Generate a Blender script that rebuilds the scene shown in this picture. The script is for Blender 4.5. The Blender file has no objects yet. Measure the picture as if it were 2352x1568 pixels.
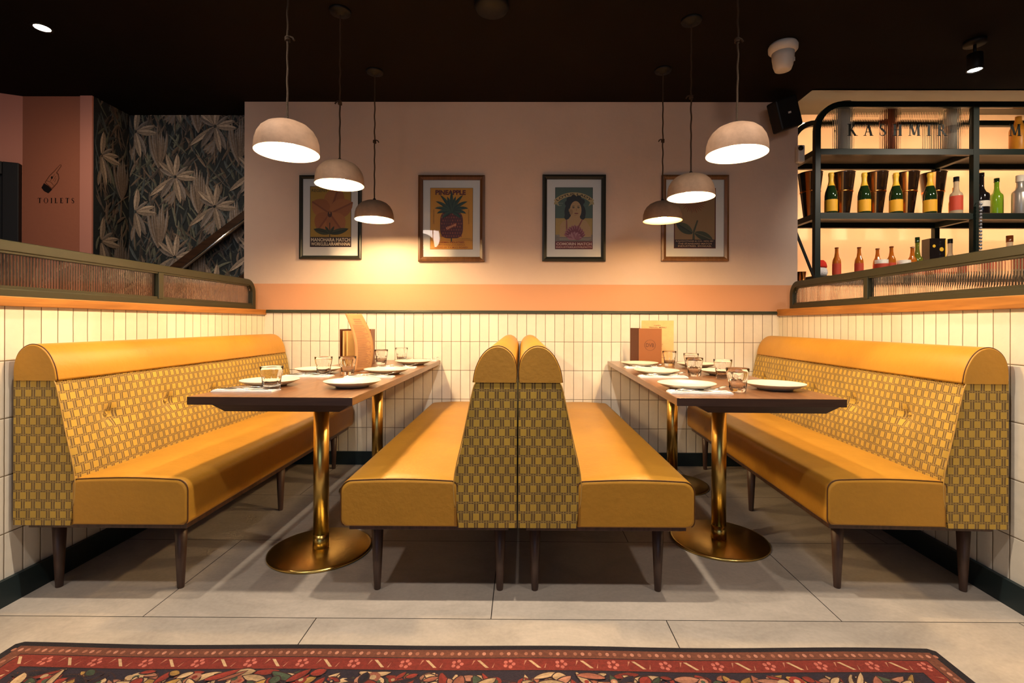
import bpy, bmesh, math, random
from mathutils import Vector, Matrix
PI = math.pi
scn = bpy.context.scene
COL = scn.collection
rnd = random.Random(7)

# ------------------------------------------------------------------ camera
F_PX, PPX, PPY, H = 1133.0, 1191.5, 742.0, 1.02
cam_d = bpy.data.cameras.new('camera'); cam = bpy.data.objects.new('camera', cam_d); COL.objects.link(cam)
cam_d.sensor_width = 36.0; cam_d.lens = 36.0 * F_PX / 2352.0
cam_d.shift_x = -(PPX - 1176.0) / 2352.0
cam_d.shift_y = -(784.0 - PPY) / 2352.0
cam_d.clip_start = 0.02
cam.location = (0, 0, H)
cam.rotation_euler = (Matrix.Rotation(0.0057, 4, 'Z') @ Matrix.Rotation(PI / 2, 4, 'X') @ Matrix.Rotation(0.0035, 4, 'Z')).to_euler()
scn.camera = cam

# ------------------------------------------------------------------ view, world, lights
vs = scn.view_settings
vs.view_transform = 'Standard'; vs.look = 'None'; vs.gamma = 1.0; vs.use_curve_mapping = False
vs.exposure = 0.0
W = bpy.data.worlds.new('world'); scn.world = W; W.use_nodes = True
W.node_tree.nodes['Background'].inputs[0].default_value = (1.0, 0.8, 0.62, 1)
W.node_tree.nodes['Background'].inputs[1].default_value = 0.02

WARM = (1.0, 0.66, 0.27)
def lamp(name, kind, loc, energy, color, size=0.05, aim=None, spot=None, blend=0.5):
    d = bpy.data.lights.new(name, kind); o = bpy.data.objects.new(name, d); COL.objects.link(o)
    o.location = loc; d.energy = energy; d.color = color
    if kind == 'AREA':
        d.shape = 'RECTANGLE'; d.size, d.size_y = size
    else:
        d.shadow_soft_size = size
    if kind == 'SPOT':
        d.spot_size = spot; d.spot_blend = blend
    if aim is not None:
        o.rotation_euler = (Vector(aim) - Vector(loc)).to_track_quat('-Z', 'Y').to_euler()
    return o
# ceiling spots above and behind the viewer, as the room has, then added fills for hall and wall
for x, e in ((-1.3, 72), (0.05, 125), (1.3, 72)):
    lamp('ceiling_spot_or_fill', 'SPOT', (x, 1.50, 2.56), e, (1.0, 0.84, 0.66), 0.03, (x, 1.45, 0), 2.3, 0.6)
for x in (-1.6, 0.0, 1.6):
    lamp('ceiling_spot_or_fill', 'SPOT', (x, 0.55, 2.56), 50, (1.0, 0.87, 0.77), 0.05, (x * 1.1, 1.7, 0.3), 2.1, 0.8)
lamp('ceiling_spot_or_fill', 'SPOT', (-2.2, 1.3, 2.56), 22, (1.0, 0.78, 0.66), 0.06, (-3.0, 3.5, 1.8), 1.3, 0.8)  # added fill for the hall wall and wallpaper, no fitting here
lamp('downlight_beam', 'SPOT', (-2.61, 2.665, 2.60), 26, (1.0, 0.74, 0.52), 0.03, (-2.9, 3.1, 1.0), 2.6, 0.9)
for x in (-1.7, 1.7):
    lamp('upper_wall_fill', 'SPOT', (x, -1.4, 2.5), 62, (1.0, 0.80, 0.66), 0.28, (x * 0.6, 3.5, 2.35), 0.95, 0.9)  # added fill standing in for bounce on the upper rear wall
# daylight from a street window behind the viewer
lamp('street_window_light', 'AREA', (-0.6, -3.9, 1.15), 24, (0.45, 0.68, 1.0), (3.2, 1.6), (-0.4, 3.0, 0.5))

# ------------------------------------------------------------------ node helpers
def nt(m):
    return m.node_tree.nodes, m.node_tree.links
def mat(name, color, rough=0.5, metal=0.0, bump=0.0, bscale=40.0, var=0.0, vscale=6.0, emit=None, coat=0.0, spec=0.5, sheen=0.0, trans=0.0, ior=1.45, stretch=None, bdist=0.01):
    m = bpy.data.materials.new(name); m.use_nodes = True
    N, L = nt(m); b = N['Principled BSDF']
    b.inputs['Base Color'].default_value = (*color, 1); b.inputs['Roughness'].default_value = rough
    b.inputs['Metallic'].default_value = metal; b.inputs['Specular IOR Level'].default_value = spec
    b.inputs['IOR'].default_value = ior; b.inputs['Transmission Weight'].default_value = trans
    b.inputs['Coat Weight'].default_value = coat; b.inputs['Sheen Weight'].default_value = sheen
    if emit:
        b.inputs['Emission Color'].default_value = (*emit[0], 1); b.inputs['Emission Strength'].default_value = emit[1]
    if bump or var:
        tc = N.new('ShaderNodeTexCoord'); mp = N.new('ShaderNodeMapping'); L.new(tc.outputs['Object'], mp.inputs[0])
        if stretch: mp.inputs['Scale'].default_value = stretch
    if var:
        n = N.new('ShaderNodeTexNoise'); n.inputs['Scale'].default_value = vscale; n.inputs['Detail'].default_value = 6
        n.inputs['Roughness'].default_value = 0.65
        L.new(mp.outputs[0], n.inputs['Vector'])
        mr = N.new('ShaderNodeMapRange'); mr.inputs[1].default_value = 0.3; mr.inputs[2].default_value = 0.7
        mr.inputs[3].default_value = 1 - var; mr.inputs[4].default_value = 1 + var
        L.new(n.outputs[0], mr.inputs[0])
        mx = N.new('ShaderNodeVectorMath'); mx.operation = 'SCALE'; mx.inputs[0].default_value = color
        L.new(mr.outputs[0], mx.inputs['Scale']); L.new(mx.outputs[0], b.inputs['Base Color'])
    if bump:
        n = N.new('ShaderNodeTexNoise'); n.inputs['Scale'].default_value = bscale; n.inputs['Detail'].default_value = 5
        L.new(mp.outputs[0], n.inputs['Vector'])
        bp = N.new('ShaderNodeBump'); bp.inputs['Strength'].default_value = bump; bp.inputs['Distance'].default_value = bdist
        L.new(n.outputs[0], bp.inputs['Height']); L.new(bp.outputs[0], b.inputs['Normal'])
    return m
def mth(N, L, op, a, b=None, c=None):
    n = N.new('ShaderNodeMath'); n.operation = op
    for i, v in enumerate((a, b, c)):
        if v is None: continue
        if isinstance(v, (int, float)): n.inputs[i].default_value = v
        else: L.new(v, n.inputs[i])
    return n.outputs[0]
def mixc(N, L, f, a, b):
    n = N.new('ShaderNodeMix'); n.data_type = 'RGBA'
    for s, v in ((n.inputs[0], f), (n.inputs[6], a), (n.inputs[7], b)):
        if hasattr(v, 'is_linked'): L.new(v, s)
        elif isinstance(v, (int, float)): s.default_value = v
        else: s.default_value = (*v, 1)
    return n.outputs[2]

def tile_mat(name, axis, h0, z0, pw=0.0678, ph=0.2075, color=(0.74, 0.68, 0.57), grout=(0.13, 0.09, 0.05)):
    m = bpy.data.materials.new(name); m.use_nodes = True; N, L = nt(m); b = N['Principled BSDF']
    tc = N.new('ShaderNodeTexCoord'); sp = N.new('ShaderNodeSeparateXYZ'); L.new(tc.outputs['Object'], sp.inputs[0])
    u = mth(N, L, 'DIVIDE', mth(N, L, 'SUBTRACT', sp.outputs[axis], h0), pw)
    v = mth(N, L, 'DIVIDE', mth(N, L, 'SUBTRACT', sp.outputs[2], z0), ph)
    # wobbly hand-made edges
    nz = N.new('ShaderNodeTexNoise'); nz.inputs['Scale'].default_value = 18; L.new(tc.outputs['Object'], nz.inputs['Vector'])
    wob = mth(N, L, 'MULTIPLY', mth(N, L, 'SUBTRACT', nz.outputs[0], 0.5), 0.03)
    u2 = mth(N, L, 'ADD', u, wob); v2 = mth(N, L, 'ADD', v, mth(N, L, 'MULTIPLY', wob, 0.33))
    fu, fv = mth(N, L, 'FRACT', u2), mth(N, L, 'FRACT', v2)
    du = mth(N, L, 'MULTIPLY', mth(N, L, 'SUBTRACT', 0.5, mth(N, L, 'ABSOLUTE', mth(N, L, 'SUBTRACT', fu, 0.5))), pw)
    dv = mth(N, L, 'MULTIPLY', mth(N, L, 'SUBTRACT', 0.5, mth(N, L, 'ABSOLUTE', mth(N, L, 'SUBTRACT', fv, 0.5))), ph)
    d = mth(N, L, 'MINIMUM', du, dv)
    mr = N.new('ShaderNodeMapRange'); mr.interpolation_type = 'SMOOTHSTEP'
    mr.inputs[1].default_value = 0.0012; mr.inputs[2].default_value = 0.0021; L.new(d, mr.inputs[0])
    wn = N.new('ShaderNodeTexWhiteNoise'); wn.noise_dimensions = '2D'; cb = N.new('ShaderNodeCombineXYZ')
    L.new(mth(N, L, 'FLOOR', u2), cb.inputs[0]); L.new(mth(N, L, 'FLOOR', v2), cb.inputs[1]); L.new(cb.outputs[0], wn.inputs['Vector'])
    n2 = N.new('ShaderNodeTexNoise'); n2.inputs['Scale'].default_value = 30; n2.inputs['Detail'].default_value = 4
    L.new(tc.outputs['Object'], n2.inputs['Vector'])
    val = mth(N, L, 'ADD', 0.88, mth(N, L, 'ADD', mth(N, L, 'MULTIPLY', wn.outputs[0], 0.14), mth(N, L, 'MULTIPLY', n2.outputs[0], 0.10)))
    sc = N.new('ShaderNodeVectorMath'); sc.operation = 'SCALE'; sc.inputs[0].default_value = color; L.new(val, sc.inputs['Scale'])
    L.new(mixc(N, L, mr.outputs[0], grout, sc.outputs[0]), b.inputs['Base Color'])
    b.inputs['Roughness'].default_value = 0.38
    mr2 = N.new('ShaderNodeMapRange'); mr2.interpolation_type = 'SMOOTHSTEP'; mr2.inputs[2].default_value = 0.006; L.new(d, mr2.inputs[0])
    n3 = N.new('ShaderNodeTexNoise'); n3.inputs['Scale'].default_value = 14; n3.inputs['Detail'].default_value = 5
    L.new(tc.outputs['Object'], n3.inputs['Vector'])
    hgt = mth(N, L, 'ADD', mth(N, L, 'MULTIPLY', mr2.outputs[0], 0.35), mth(N, L, 'MULTIPLY', n3.outputs[0], 0.9))
    bp = N.new('ShaderNodeBump'); bp.inputs['Strength'].default_value = 0.45; bp.inputs['Distance'].default_value = 0.006
    L.new(hgt, bp.inputs['Height']); L.new(bp.outputs[0], b.inputs['Normal'])
    return m

def fabric_mat():
    m = bpy.data.materials.new('woven_block_velvet'); m.use_nodes = True; N, L = nt(m); b = N['Principled BSDF']
    uv = N.new('ShaderNodeUVMap'); uv.uv_map = 'UVMap'; sp = N.new('ShaderNodeSeparateXYZ'); L.new(uv.outputs[0], sp.inputs[0])
    tn = N.new('ShaderNodeTexNoise'); tn.inputs['Scale'].default_value = 9; L.new(uv.outputs[0], tn.inputs['Vector'])
    wob = mth(N, L, 'MULTIPLY', mth(N, L, 'SUBTRACT', tn.outputs[0], 0.5), 0.12)
    v = mth(N, L, 'ADD', mth(N, L, 'DIVIDE', sp.outputs[1], 0.0338), wob)
    row = mth(N, L, 'FLOOR', v)
    u = mth(N, L, 'ADD', mth(N, L, 'DIVIDE', sp.outputs[0], 0.0366), mth(N, L, 'ADD', mth(N, L, 'MULTIPLY', mth(N, L, 'MODULO', mth(N, L, 'ABSOLUTE', row), 2.0), 0.5), wob))
    fu, fv = mth(N, L, 'FRACT', u), mth(N, L, 'FRACT', v)
    au = mth(N, L, 'ABSOLUTE', mth(N, L, 'SUBTRACT', fu, 0.5)); av = mth(N, L, 'ABSOLUTE', mth(N, L, 'SUBTRACT', fv, 0.5))
    def step(x, lo, hi):   # 1 below lo, 0 above hi
        r = N.new('ShaderNodeMapRange'); r.interpolation_type = 'SMOOTHSTEP'; L.new(x, r.inputs[0])
        r.inputs[1].default_value = lo; r.inputs[2].default_value = hi; r.inputs[3].default_value = 1; r.inputs[4].default_value = 0
        return r.outputs[0]
    block = mth(N, L, 'MULTIPLY', step(au, 0.29, 0.34), step(av, 0.365, 0.395))
    cu = mth(N, L, 'SUBTRACT', 0.5, au)          # distance to the gap centre between two blocks
    bar = step(cu, 0.055, 0.080)
    gap = mth(N, L, 'MULTIPLY', bar, 0.75)
    ins = mth(N, L, 'SUBTRACT', 1.0, step(av, 0.385, 0.41))
    lvl = mth(N, L, 'MAXIMUM', mth(N, L, 'MULTIPLY', step(au, 0.055, 0.080), 0.75), mth(N, L, 'MULTIPLY', mth(N, L, 'SUBTRACT', 1.0, step(au, 0.17, 0.20)), 0.6))
    body = mth(N, L, 'MAXIMUM', block, gap)
    hgt = mth(N, L, 'ADD', mth(N, L, 'MULTIPLY', ins, mth(N, L, 'MAXIMUM', lvl, gap)), mth(N, L, 'MULTIPLY', mth(N, L, 'SUBTRACT', 1.0, ins), body))
    n2 = N.new('ShaderNodeTexNoise'); n2.inputs['Scale'].default_value = 600; L.new(uv.outputs[0], n2.inputs['Vector'])
    n3 = N.new('ShaderNodeTexNoise'); n3.inputs['Scale'].default_value = 6; n3.inputs['Detail'].default_value = 4; L.new(uv.outputs[0], n3.inputs['Vector'])
    wn = N.new('ShaderNodeTexWhiteNoise'); wn.noise_dimensions = '2D'; cb = N.new('ShaderNodeCombineXYZ')
    L.new(mth(N, L, 'FLOOR', u), cb.inputs[0]); L.new(row, cb.inputs[1]); L.new(cb.outputs[0], wn.inputs['Vector'])
    tone = mth(N, L, 'ADD', 0.62, mth(N, L, 'ADD', mth(N, L, 'MULTIPLY', n3.outputs[0], 0.55), mth(N, L, 'MULTIPLY', wn.outputs[0], 0.22)))
    dark = mixc(N, L, block, (0.38, 0.235, 0.045), (0.44, 0.265, 0.028))
    c2 = mixc(N, L, hgt, (0.12, 0.058, 0.008), dark)
    sc = N.new('ShaderNodeVectorMath'); sc.operation = 'SCALE'; L.new(c2, sc.inputs[0]); L.new(tone, sc.inputs['Scale'])
    L.new(sc.outputs[0], b.inputs['Base Color'])
    b.inputs['Roughness'].default_value = 0.75; b.inputs['Sheen Weight'].default_value = 0.35
    b.inputs['Sheen Tint'].default_value = (1.0, 0.8, 0.4, 1)
    bp = N.new('ShaderNodeBump'); bp.inputs['Strength'].default_value = 0.9; bp.inputs['Distance'].default_value = 0.004
    L.new(mth(N, L, 'ADD', hgt, mth(N, L, 'MULTIPLY', n2.outputs[0], 0.12)), bp.inputs['Height']); L.new(bp.outputs[0], b.inputs['Normal'])
    return m

def floor_mat():
    m = bpy.data.materials.new('stone_floor_tiles'); m.use_nodes = True; N, L = nt(m); b = N['Principled BSDF']
    tc = N.new('ShaderNodeTexCoord'); sp = N.new('ShaderNodeSeparateXYZ'); L.new(tc.outputs['Object'], sp.inputs[0])
    v = mth(N, L, 'DIVIDE', mth(N, L, 'SUBTRACT', sp.outputs[1], 1.70 - 6.05), 0.605)
    row = mth(N, L, 'FLOOR', v)
    u = mth(N, L, 'ADD', mth(N, L, 'DIVIDE', mth(N, L, 'SUBTRACT', sp.outputs[0], -0.102), 1.206), mth(N, L, 'MULTIPLY', mth(N, L, 'MODULO', mth(N, L, 'ABSOLUTE', row), 2.0), 0.5))
    fu, fv = mth(N, L, 'FRACT', u), mth(N, L, 'FRACT', v)
    du = mth(N, L, 'MULTIPLY', mth(N, L, 'SUBTRACT', 0.5, mth(N, L, 'ABSOLUTE', mth(N, L, 'SUBTRACT', fu, 0.5))), 1.206)
    dv = mth(N, L, 'MULTIPLY', mth(N, L, 'SUBTRACT', 0.5, mth(N, L, 'ABSOLUTE', mth(N, L, 'SUBTRACT', fv, 0.5))), 0.605)
    d = mth(N, L, 'MINIMUM', du, dv)
    mr = N.new('ShaderNodeMapRange'); mr.inputs[1].default_value = 0.0012; mr.inputs[2].default_value = 0.002; L.new(d, mr.inputs[0])
    wn = N.new('ShaderNodeTexWhiteNoise'); wn.noise_dimensions = '2D'; cb = N.new('ShaderNodeCombineXYZ')
    L.new(mth(N, L, 'FLOOR', u), cb.inputs[0]); L.new(row, cb.inputs[1]); L.new(cb.outputs[0], wn.inputs['Vector'])
    n1 = N.new('ShaderNodeTexNoise'); n1.inputs['Scale'].default_value = 3.2; n1.inputs['Detail'].default_value = 8; n1.inputs['Roughness'].default_value = 0.7
    n1.inputs['Distortion'].default_value = 0.8
    mp = N.new('ShaderNodeMapping'); mp.inputs['Scale'].default_value = (1, 1.6, 1); L.new(tc.outputs['Object'], mp.inputs[0]); L.new(mp.outputs[0], n1.inputs['Vector'])
    n2 = N.new('ShaderNodeTexNoise'); n2.inputs['Scale'].default_value = 70; n2.inputs['Detail'].default_value = 4; L.new(tc.outputs['Object'], n2.inputs['Vector'])
    val = mth(N, L, 'ADD', 0.40, mth(N, L, 'ADD', mth(N, L, 'MULTIPLY', n1.outputs[0], 0.78), mth(N, L, 'ADD', mth(N, L, 'MULTIPLY', n2.outputs[0], 0.28), mth(N, L, 'MULTIPLY', wn.outputs[0], 0.10))))
    sc = N.new('ShaderNodeVectorMath'); sc.operation = 'SCALE'; sc.inputs[0].default_value = (0.44, 0.385, 0.325); L.new(val, sc.inputs['Scale'])
    L.new(mixc(N, L, mr.outputs[0], (0.012, 0.010, 0.009), sc.outputs[0]), b.inputs['Base Color'])
    b.inputs['Roughness'].default_value = 0.55; b.inputs['Specular IOR Level'].default_value = 0.35
    bp = N.new('ShaderNodeBump'); bp.inputs['Strength'].default_value = 0.25; bp.inputs['Distance'].default_value = 0.003
    L.new(mth(N, L, 'ADD', mr.outputs[0], n2.outputs[0]), bp.inputs['Height']); L.new(bp.outputs[0], b.inputs['Normal'])
    return m

def wood_mat(name, c1, c2, rough=0.35, axis='Y', scale=5.0, coat=0.0):
    m = bpy.data.materials.new(name); m.use_nodes = True; N, L = nt(m); b = N['Principled BSDF']
    tc = N.new('ShaderNodeTexCoord'); mp = N.new('ShaderNodeMapping'); L.new(tc.outputs['Object'], mp.inputs[0])
    mp.inputs['Scale'].default_value = {'X': (0.8, 12, 12), 'Y': (12, 0.8, 12), 'Z': (12, 12, 0.8)}[axis]
    n = N.new('ShaderNodeTexNoise'); n.inputs['Scale'].default_value = scale; n.inputs['Detail'].default_value = 7; n.inputs['Distortion'].default_value = 0.6
    L.new(mp.outputs[0], n.inputs['Vector'])
    mr = N.new('ShaderNodeMapRange'); mr.inputs[1].default_value = 0.32; mr.inputs[2].default_value = 0.68; L.new(n.outputs[0], mr.inputs[0])
    L.new(mixc(N, L, mr.outputs[0], c1, c2), b.inputs['Base Color'])
    b.inputs['Roughness'].default_value = rough; b.inputs['Coat Weight'].default_value = coat; b.inputs['Coat Roughness'].default_value = 0.2
    bp = N.new('ShaderNodeBump'); bp.inputs['Strength'].default_value = 0.15; bp.inputs['Distance'].default_value = 0.002
    L.new(n.outputs[0], bp.inputs['Height']); L.new(bp.outputs[0], b.inputs['Normal'])
    return m

def art_mat(name, rough=0.6, bump=0.0, bscale=300.0, var=0.0):
    m = mat(name, (1, 1, 1), rough, bump=bump, bscale=bscale, bdist=0.004)
    N, L = nt(m); a = N.new('ShaderNodeAttribute'); a.attribute_name = 'Col'
    out = a.outputs['Color']
    if var:
        tc = N.new('ShaderNodeTexCoord'); n = N.new('ShaderNodeTexNoise'); n.inputs['Scale'].default_value = 90; n.inputs['Detail'].default_value = 5
        L.new(tc.outputs['Object'], n.inputs['Vector'])
        sc = N.new('ShaderNodeVectorMath'); sc.operation = 'SCALE'; L.new(out, sc.inputs[0])
        L.new(mth(N, L, 'ADD', 1 - var, mth(N, L, 'MULTIPLY', n.outputs[0], 2 * var)), sc.inputs['Scale']); out = sc.outputs[0]
    L.new(out, N['Principled BSDF'].inputs['Base Color'])
    return m

M = {}
M['leather'] = mat('mustard_leather', (0.46, 0.222, 0.026), 0.42, bump=0.25, bscale=55, var=0.08, vscale=5, spec=0.35, bdist=0.004)
M['fabric'] = fabric_mat()
M['piping'] = mat('dark_stitched_piping', (0.10, 0.035, 0.006), 0.5)
M['gold_piping'] = mat('gold_piping', (0.45, 0.26, 0.06), 0.5)
M['leg'] = wood_mat('dark_walnut_legs', (0.045, 0.022, 0.014), (0.10, 0.052, 0.034), 0.45, 'Z')
M['table'] = wood_mat('dark_walnut_top', (0.11, 0.045, 0.018), (0.21, 0.092, 0.036), 0.30, 'Y', 6, 0.3)
M['table_edge'] = wood_mat('dark_walnut_edge', (0.035, 0.015, 0.009), (0.06, 0.028, 0.016), 0.4, 'X')
M['brass'] = mat('brushed_brass', (0.72, 0.50, 0.15), 0.28, 1.0, bump=0.05, bscale=60, stretch=(1, 1, 0.05))
M['floor'] = floor_mat()
M['ceiling'] = mat('black_ceiling_paint', (0.0075, 0.0052, 0.0035), 0.85, bump=0.2, bscale=8, spec=0.12)
M['olive_ceiling'] = mat('brown_ceiling_paint', (0.050, 0.036, 0.020), 0.6)
M['pink'] = mat('dusty_pink_plaster', (0.56, 0.43, 0.35), 0.8, bump=0.12, bscale=30, var=0.06, vscale=2)
M['peach'] = mat('peach_paint_band', (0.56, 0.28, 0.15), 0.8, bump=0.1, bscale=30)
M['salmon'] = mat('salmon_wall_paint', (0.42, 0.15, 0.085), 0.8, bump=0.1, bscale=30)
M['salmon_light'] = mat('light_salmon_paint', (0.62, 0.27, 0.20), 0.8)
M['tile_rear'] = tile_mat('cream_tiles_rear', 0, -1.2517, 0.886)
M['tile_side'] = tile_mat('cream_tiles_side', 1, 1.900, 0.878)
M['tile_side_r'] = tile_mat('cream_tiles_right', 1, 0.02, 0.876, color=(0.74, 0.68, 0.57))
M['green'] = mat('dark_green_paint', (0.035, 0.042, 0.024), 0.4)
M['base'] = mat('dark_baseboard', (0.010, 0.020, 0.022), 0.45)
M['screen'] = mat('olive_green_metal', (0.026, 0.026, 0.012), 0.38)
M['shelf_metal'] = mat('dark_green_metal', (0.007, 0.014, 0.010), 0.45)
M['ledge'] = wood_mat('amber_oak_ledge', (0.27, 0.10, 0.016), (0.42, 0.17, 0.03), 0.4, 'Y')
M['glass'] = mat('fluted_glass', (0.97, 0.97, 0.95), 0.0, trans=1.0, ior=1.45)
M['tumbler'] = mat('clear_glass', (1, 1, 1), 0.0, trans=1.0, ior=1.38)
M['ceramic'] = mat('cream_stoneware', (0.62, 0.54, 0.41), 0.3, var=0.05, vscale=60)
M['napkin'] = mat('white_napkin', (0.82, 0.80, 0.76), 0.85, bump=0.3, bscale=200, bdist=0.002)
M['steel'] = mat('stainless_steel', (0.62, 0.58, 0.52), 0.18, 1.0)
M['black'] = mat('black_plastic', (0.007, 0.006, 0.005), 0.5, spec=0.3)
M['black_paint'] = mat('black_paint', (0.008, 0.008, 0.009), 0.6)
M['white'] = mat('white_plastic', (0.62, 0.58, 0.53), 0.4)
M['shade'] = mat('clay_plaster_shade', (0.23, 0.14, 0.088), 0.75, bump=0.5, bscale=25, var=0.22, vscale=11, bdist=0.004)
M['shade_in'] = mat('white_shade_lining', (0.85, 0.78, 0.62), 0.6)
M['cord'] = mat('twisted_brown_cord', (0.06, 0.034, 0.018), 0.9, bump=1.0, bscale=400)
M['frame_black'] = mat('black_wood_frame', (0.016, 0.017, 0.013), 0.4, spec=0.4)
M['frame_brown'] = wood_mat('brown_wood_frame', (0.07, 0.026, 0.007), (0.12, 0.05, 0.014), 0.35, 'Z')
M['frame_tan'] = wood_mat('tan_wood_frame', (0.12, 0.05, 0.016), (0.19, 0.085, 0.03), 0.35, 'Z')
M['mount'] = mat('white_card_mount', (0.72, 0.68, 0.62), 0.8)
M['art'] = art_mat('printed_poster', 0.5)
M['wallpaper'] = art_mat('banana_palm_wallpaper', 0.75, var=0.55)
M['rug'] = art_mat('knotted_wool_rug', 0.95, bump=0.9, bscale=260, var=0.45)
M['ink'] = mat('black_lettering', (0.012, 0.008, 0.006), 0.6)
M['rail'] = wood_mat('dark_handrail_wood', (0.03, 0.015, 0.008), (0.065, 0.03, 0.014), 0.3, 'X')
M['menu_leather'] = mat('tan_brown_leather', (0.25, 0.085, 0.022), 0.5, bump=0.4, bscale=250, bdist=0.002)
M['menu_dark'] = mat('dark_brown_leather', (0.10, 0.028, 0.010), 0.5, bump=0.3, bscale=200, bdist=0.002)
M['kraft'] = mat('tan_kraft_paper', (0.32, 0.15, 0.05), 0.8, var=0.08, vscale=20)
M['cream_paper'] = mat('cream_paper', (0.62, 0.38, 0.13), 0.8, var=0.08, vscale=14)
M['aged_paper'] = mat('aged_menu_paper', (0.70, 0.43, 0.18), 0.8, var=0.10, vscale=16)
M['lip_glow'] = mat('led_strip', (1, 0.7, 0.4), 0.5, emit=((1.0, 0.68, 0.38), 32.0))
M['bulb'] = mat('lit_bulb', (1, 1, 1), 0.3, emit=((1.0, 0.67, 0.33), 1300.0))
M['bulb_dim'] = mat('dim_bulb', (1, 1, 1), 0.3, emit=((1.0, 0.55, 0.18), 120.0))
M['lamp_white'] = mat('lit_spot_lens', (1, 1, 1), 0.3, emit=((1.0, 0.92, 0.85), 60.0))
M['downlight'] = mat('lit_downlight_lens', (1, 1, 1), 0.3, emit=((1.0, 0.80, 0.50), 90.0))
M['foil'] = mat('yellow_foil', (0.90, 0.52, 0.04), 0.35, 0.0)
M['label_yellow'] = mat('yellow_paper_label', (0.85, 0.42, 0.02), 0.6)
M['champ'] = mat('dark_green_bottle_glass', (0.012, 0.030, 0.008), 0.06, coat=0.5)
M['copper'] = mat('copper_metal', (0.75, 0.27, 0.06), 0.25, 1.0)
M['bucket'] = mat('dark_bronze_glaze', (0.035, 0.016, 0.008), 0.15, 0.3, coat=1.0)
M['amber'] = mat('amber_beer_glass', (0.55, 0.14, 0.01), 0.08, coat=0.6)
M['amber_dark'] = mat('dark_amber_glass', (0.16, 0.035, 0.006), 0.1, coat=0.6)
M['red_label'] = mat('red_paper_label', (0.62, 0.07, 0.03), 0.6)
M['red_liquid'] = mat('red_spirit_glass', (0.75, 0.08, 0.02), 0.08, coat=0.6)
M['dark_glass'] = mat('black_bottle_glass', (0.012, 0.009, 0.009), 0.08, coat=0.6)
M['lime_glass'] = mat('lime_green_glass', (0.22, 0.40, 0.02), 0.08, coat=0.6)
M['olive_glass'] = mat('olive_wine_glass', (0.14, 0.15, 0.015), 0.08, coat=0.6)
M['clear_bottle'] = mat('pale_clear_glass', (0.80, 0.62, 0.40), 0.06, coat=0.7, trans=0.35)
M['silver'] = mat('silver_bottle', (0.55, 0.50, 0.45), 0.3, 0.5)
M['tube_cream'] = mat('cream_bottle_tube', (0.86, 0.78, 0.66), 0.4)
M['tube_red'] = mat('red_brown_bottle_tube', (0.42, 0.11, 0.05), 0.4)
M['tube_orange'] = mat('orange_bottle', (0.90, 0.36, 0.03), 0.35)
M['santa_red'] = mat('red_felt', (0.70, 0.03, 0.015), 0.9)
M['fluff'] = mat('white_plush', (0.85, 0.80, 0.78), 0.95, bump=0.8, bscale=120)
M['chain'] = mat('steel_chain', (0.35, 0.36, 0.40), 0.35, 0.8)
M['bar_wall'] = mat('peach_bar_wall', (0.72, 0.47, 0.30), 0.8)
M['dark_back'] = mat('dark_room_wall', (0.16, 0.10, 0.075), 0.8)

gz = bpy.data.materials.new('clear_glazing'); gz.use_nodes = True; N_, L_ = nt(gz); N_.remove(N_['Principled BSDF'])
_t, _g, _m, _f = N_.new('ShaderNodeBsdfTransparent'), N_.new('ShaderNodeBsdfGlossy'), N_.new('ShaderNodeMixShader'), N_.new('ShaderNodeFresnel')
_g.inputs['Roughness'].default_value = 0.02; _f.inputs['IOR'].default_value = 1.35
L_.new(_f.outputs[0], _m.inputs[0]); L_.new(_t.outputs[0], _m.inputs[1]); L_.new(_g.outputs[0], _m.inputs[2]); L_.new(_m.outputs[0], N_['Material Output'].inputs[0])
M['glazing'] = gz

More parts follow.
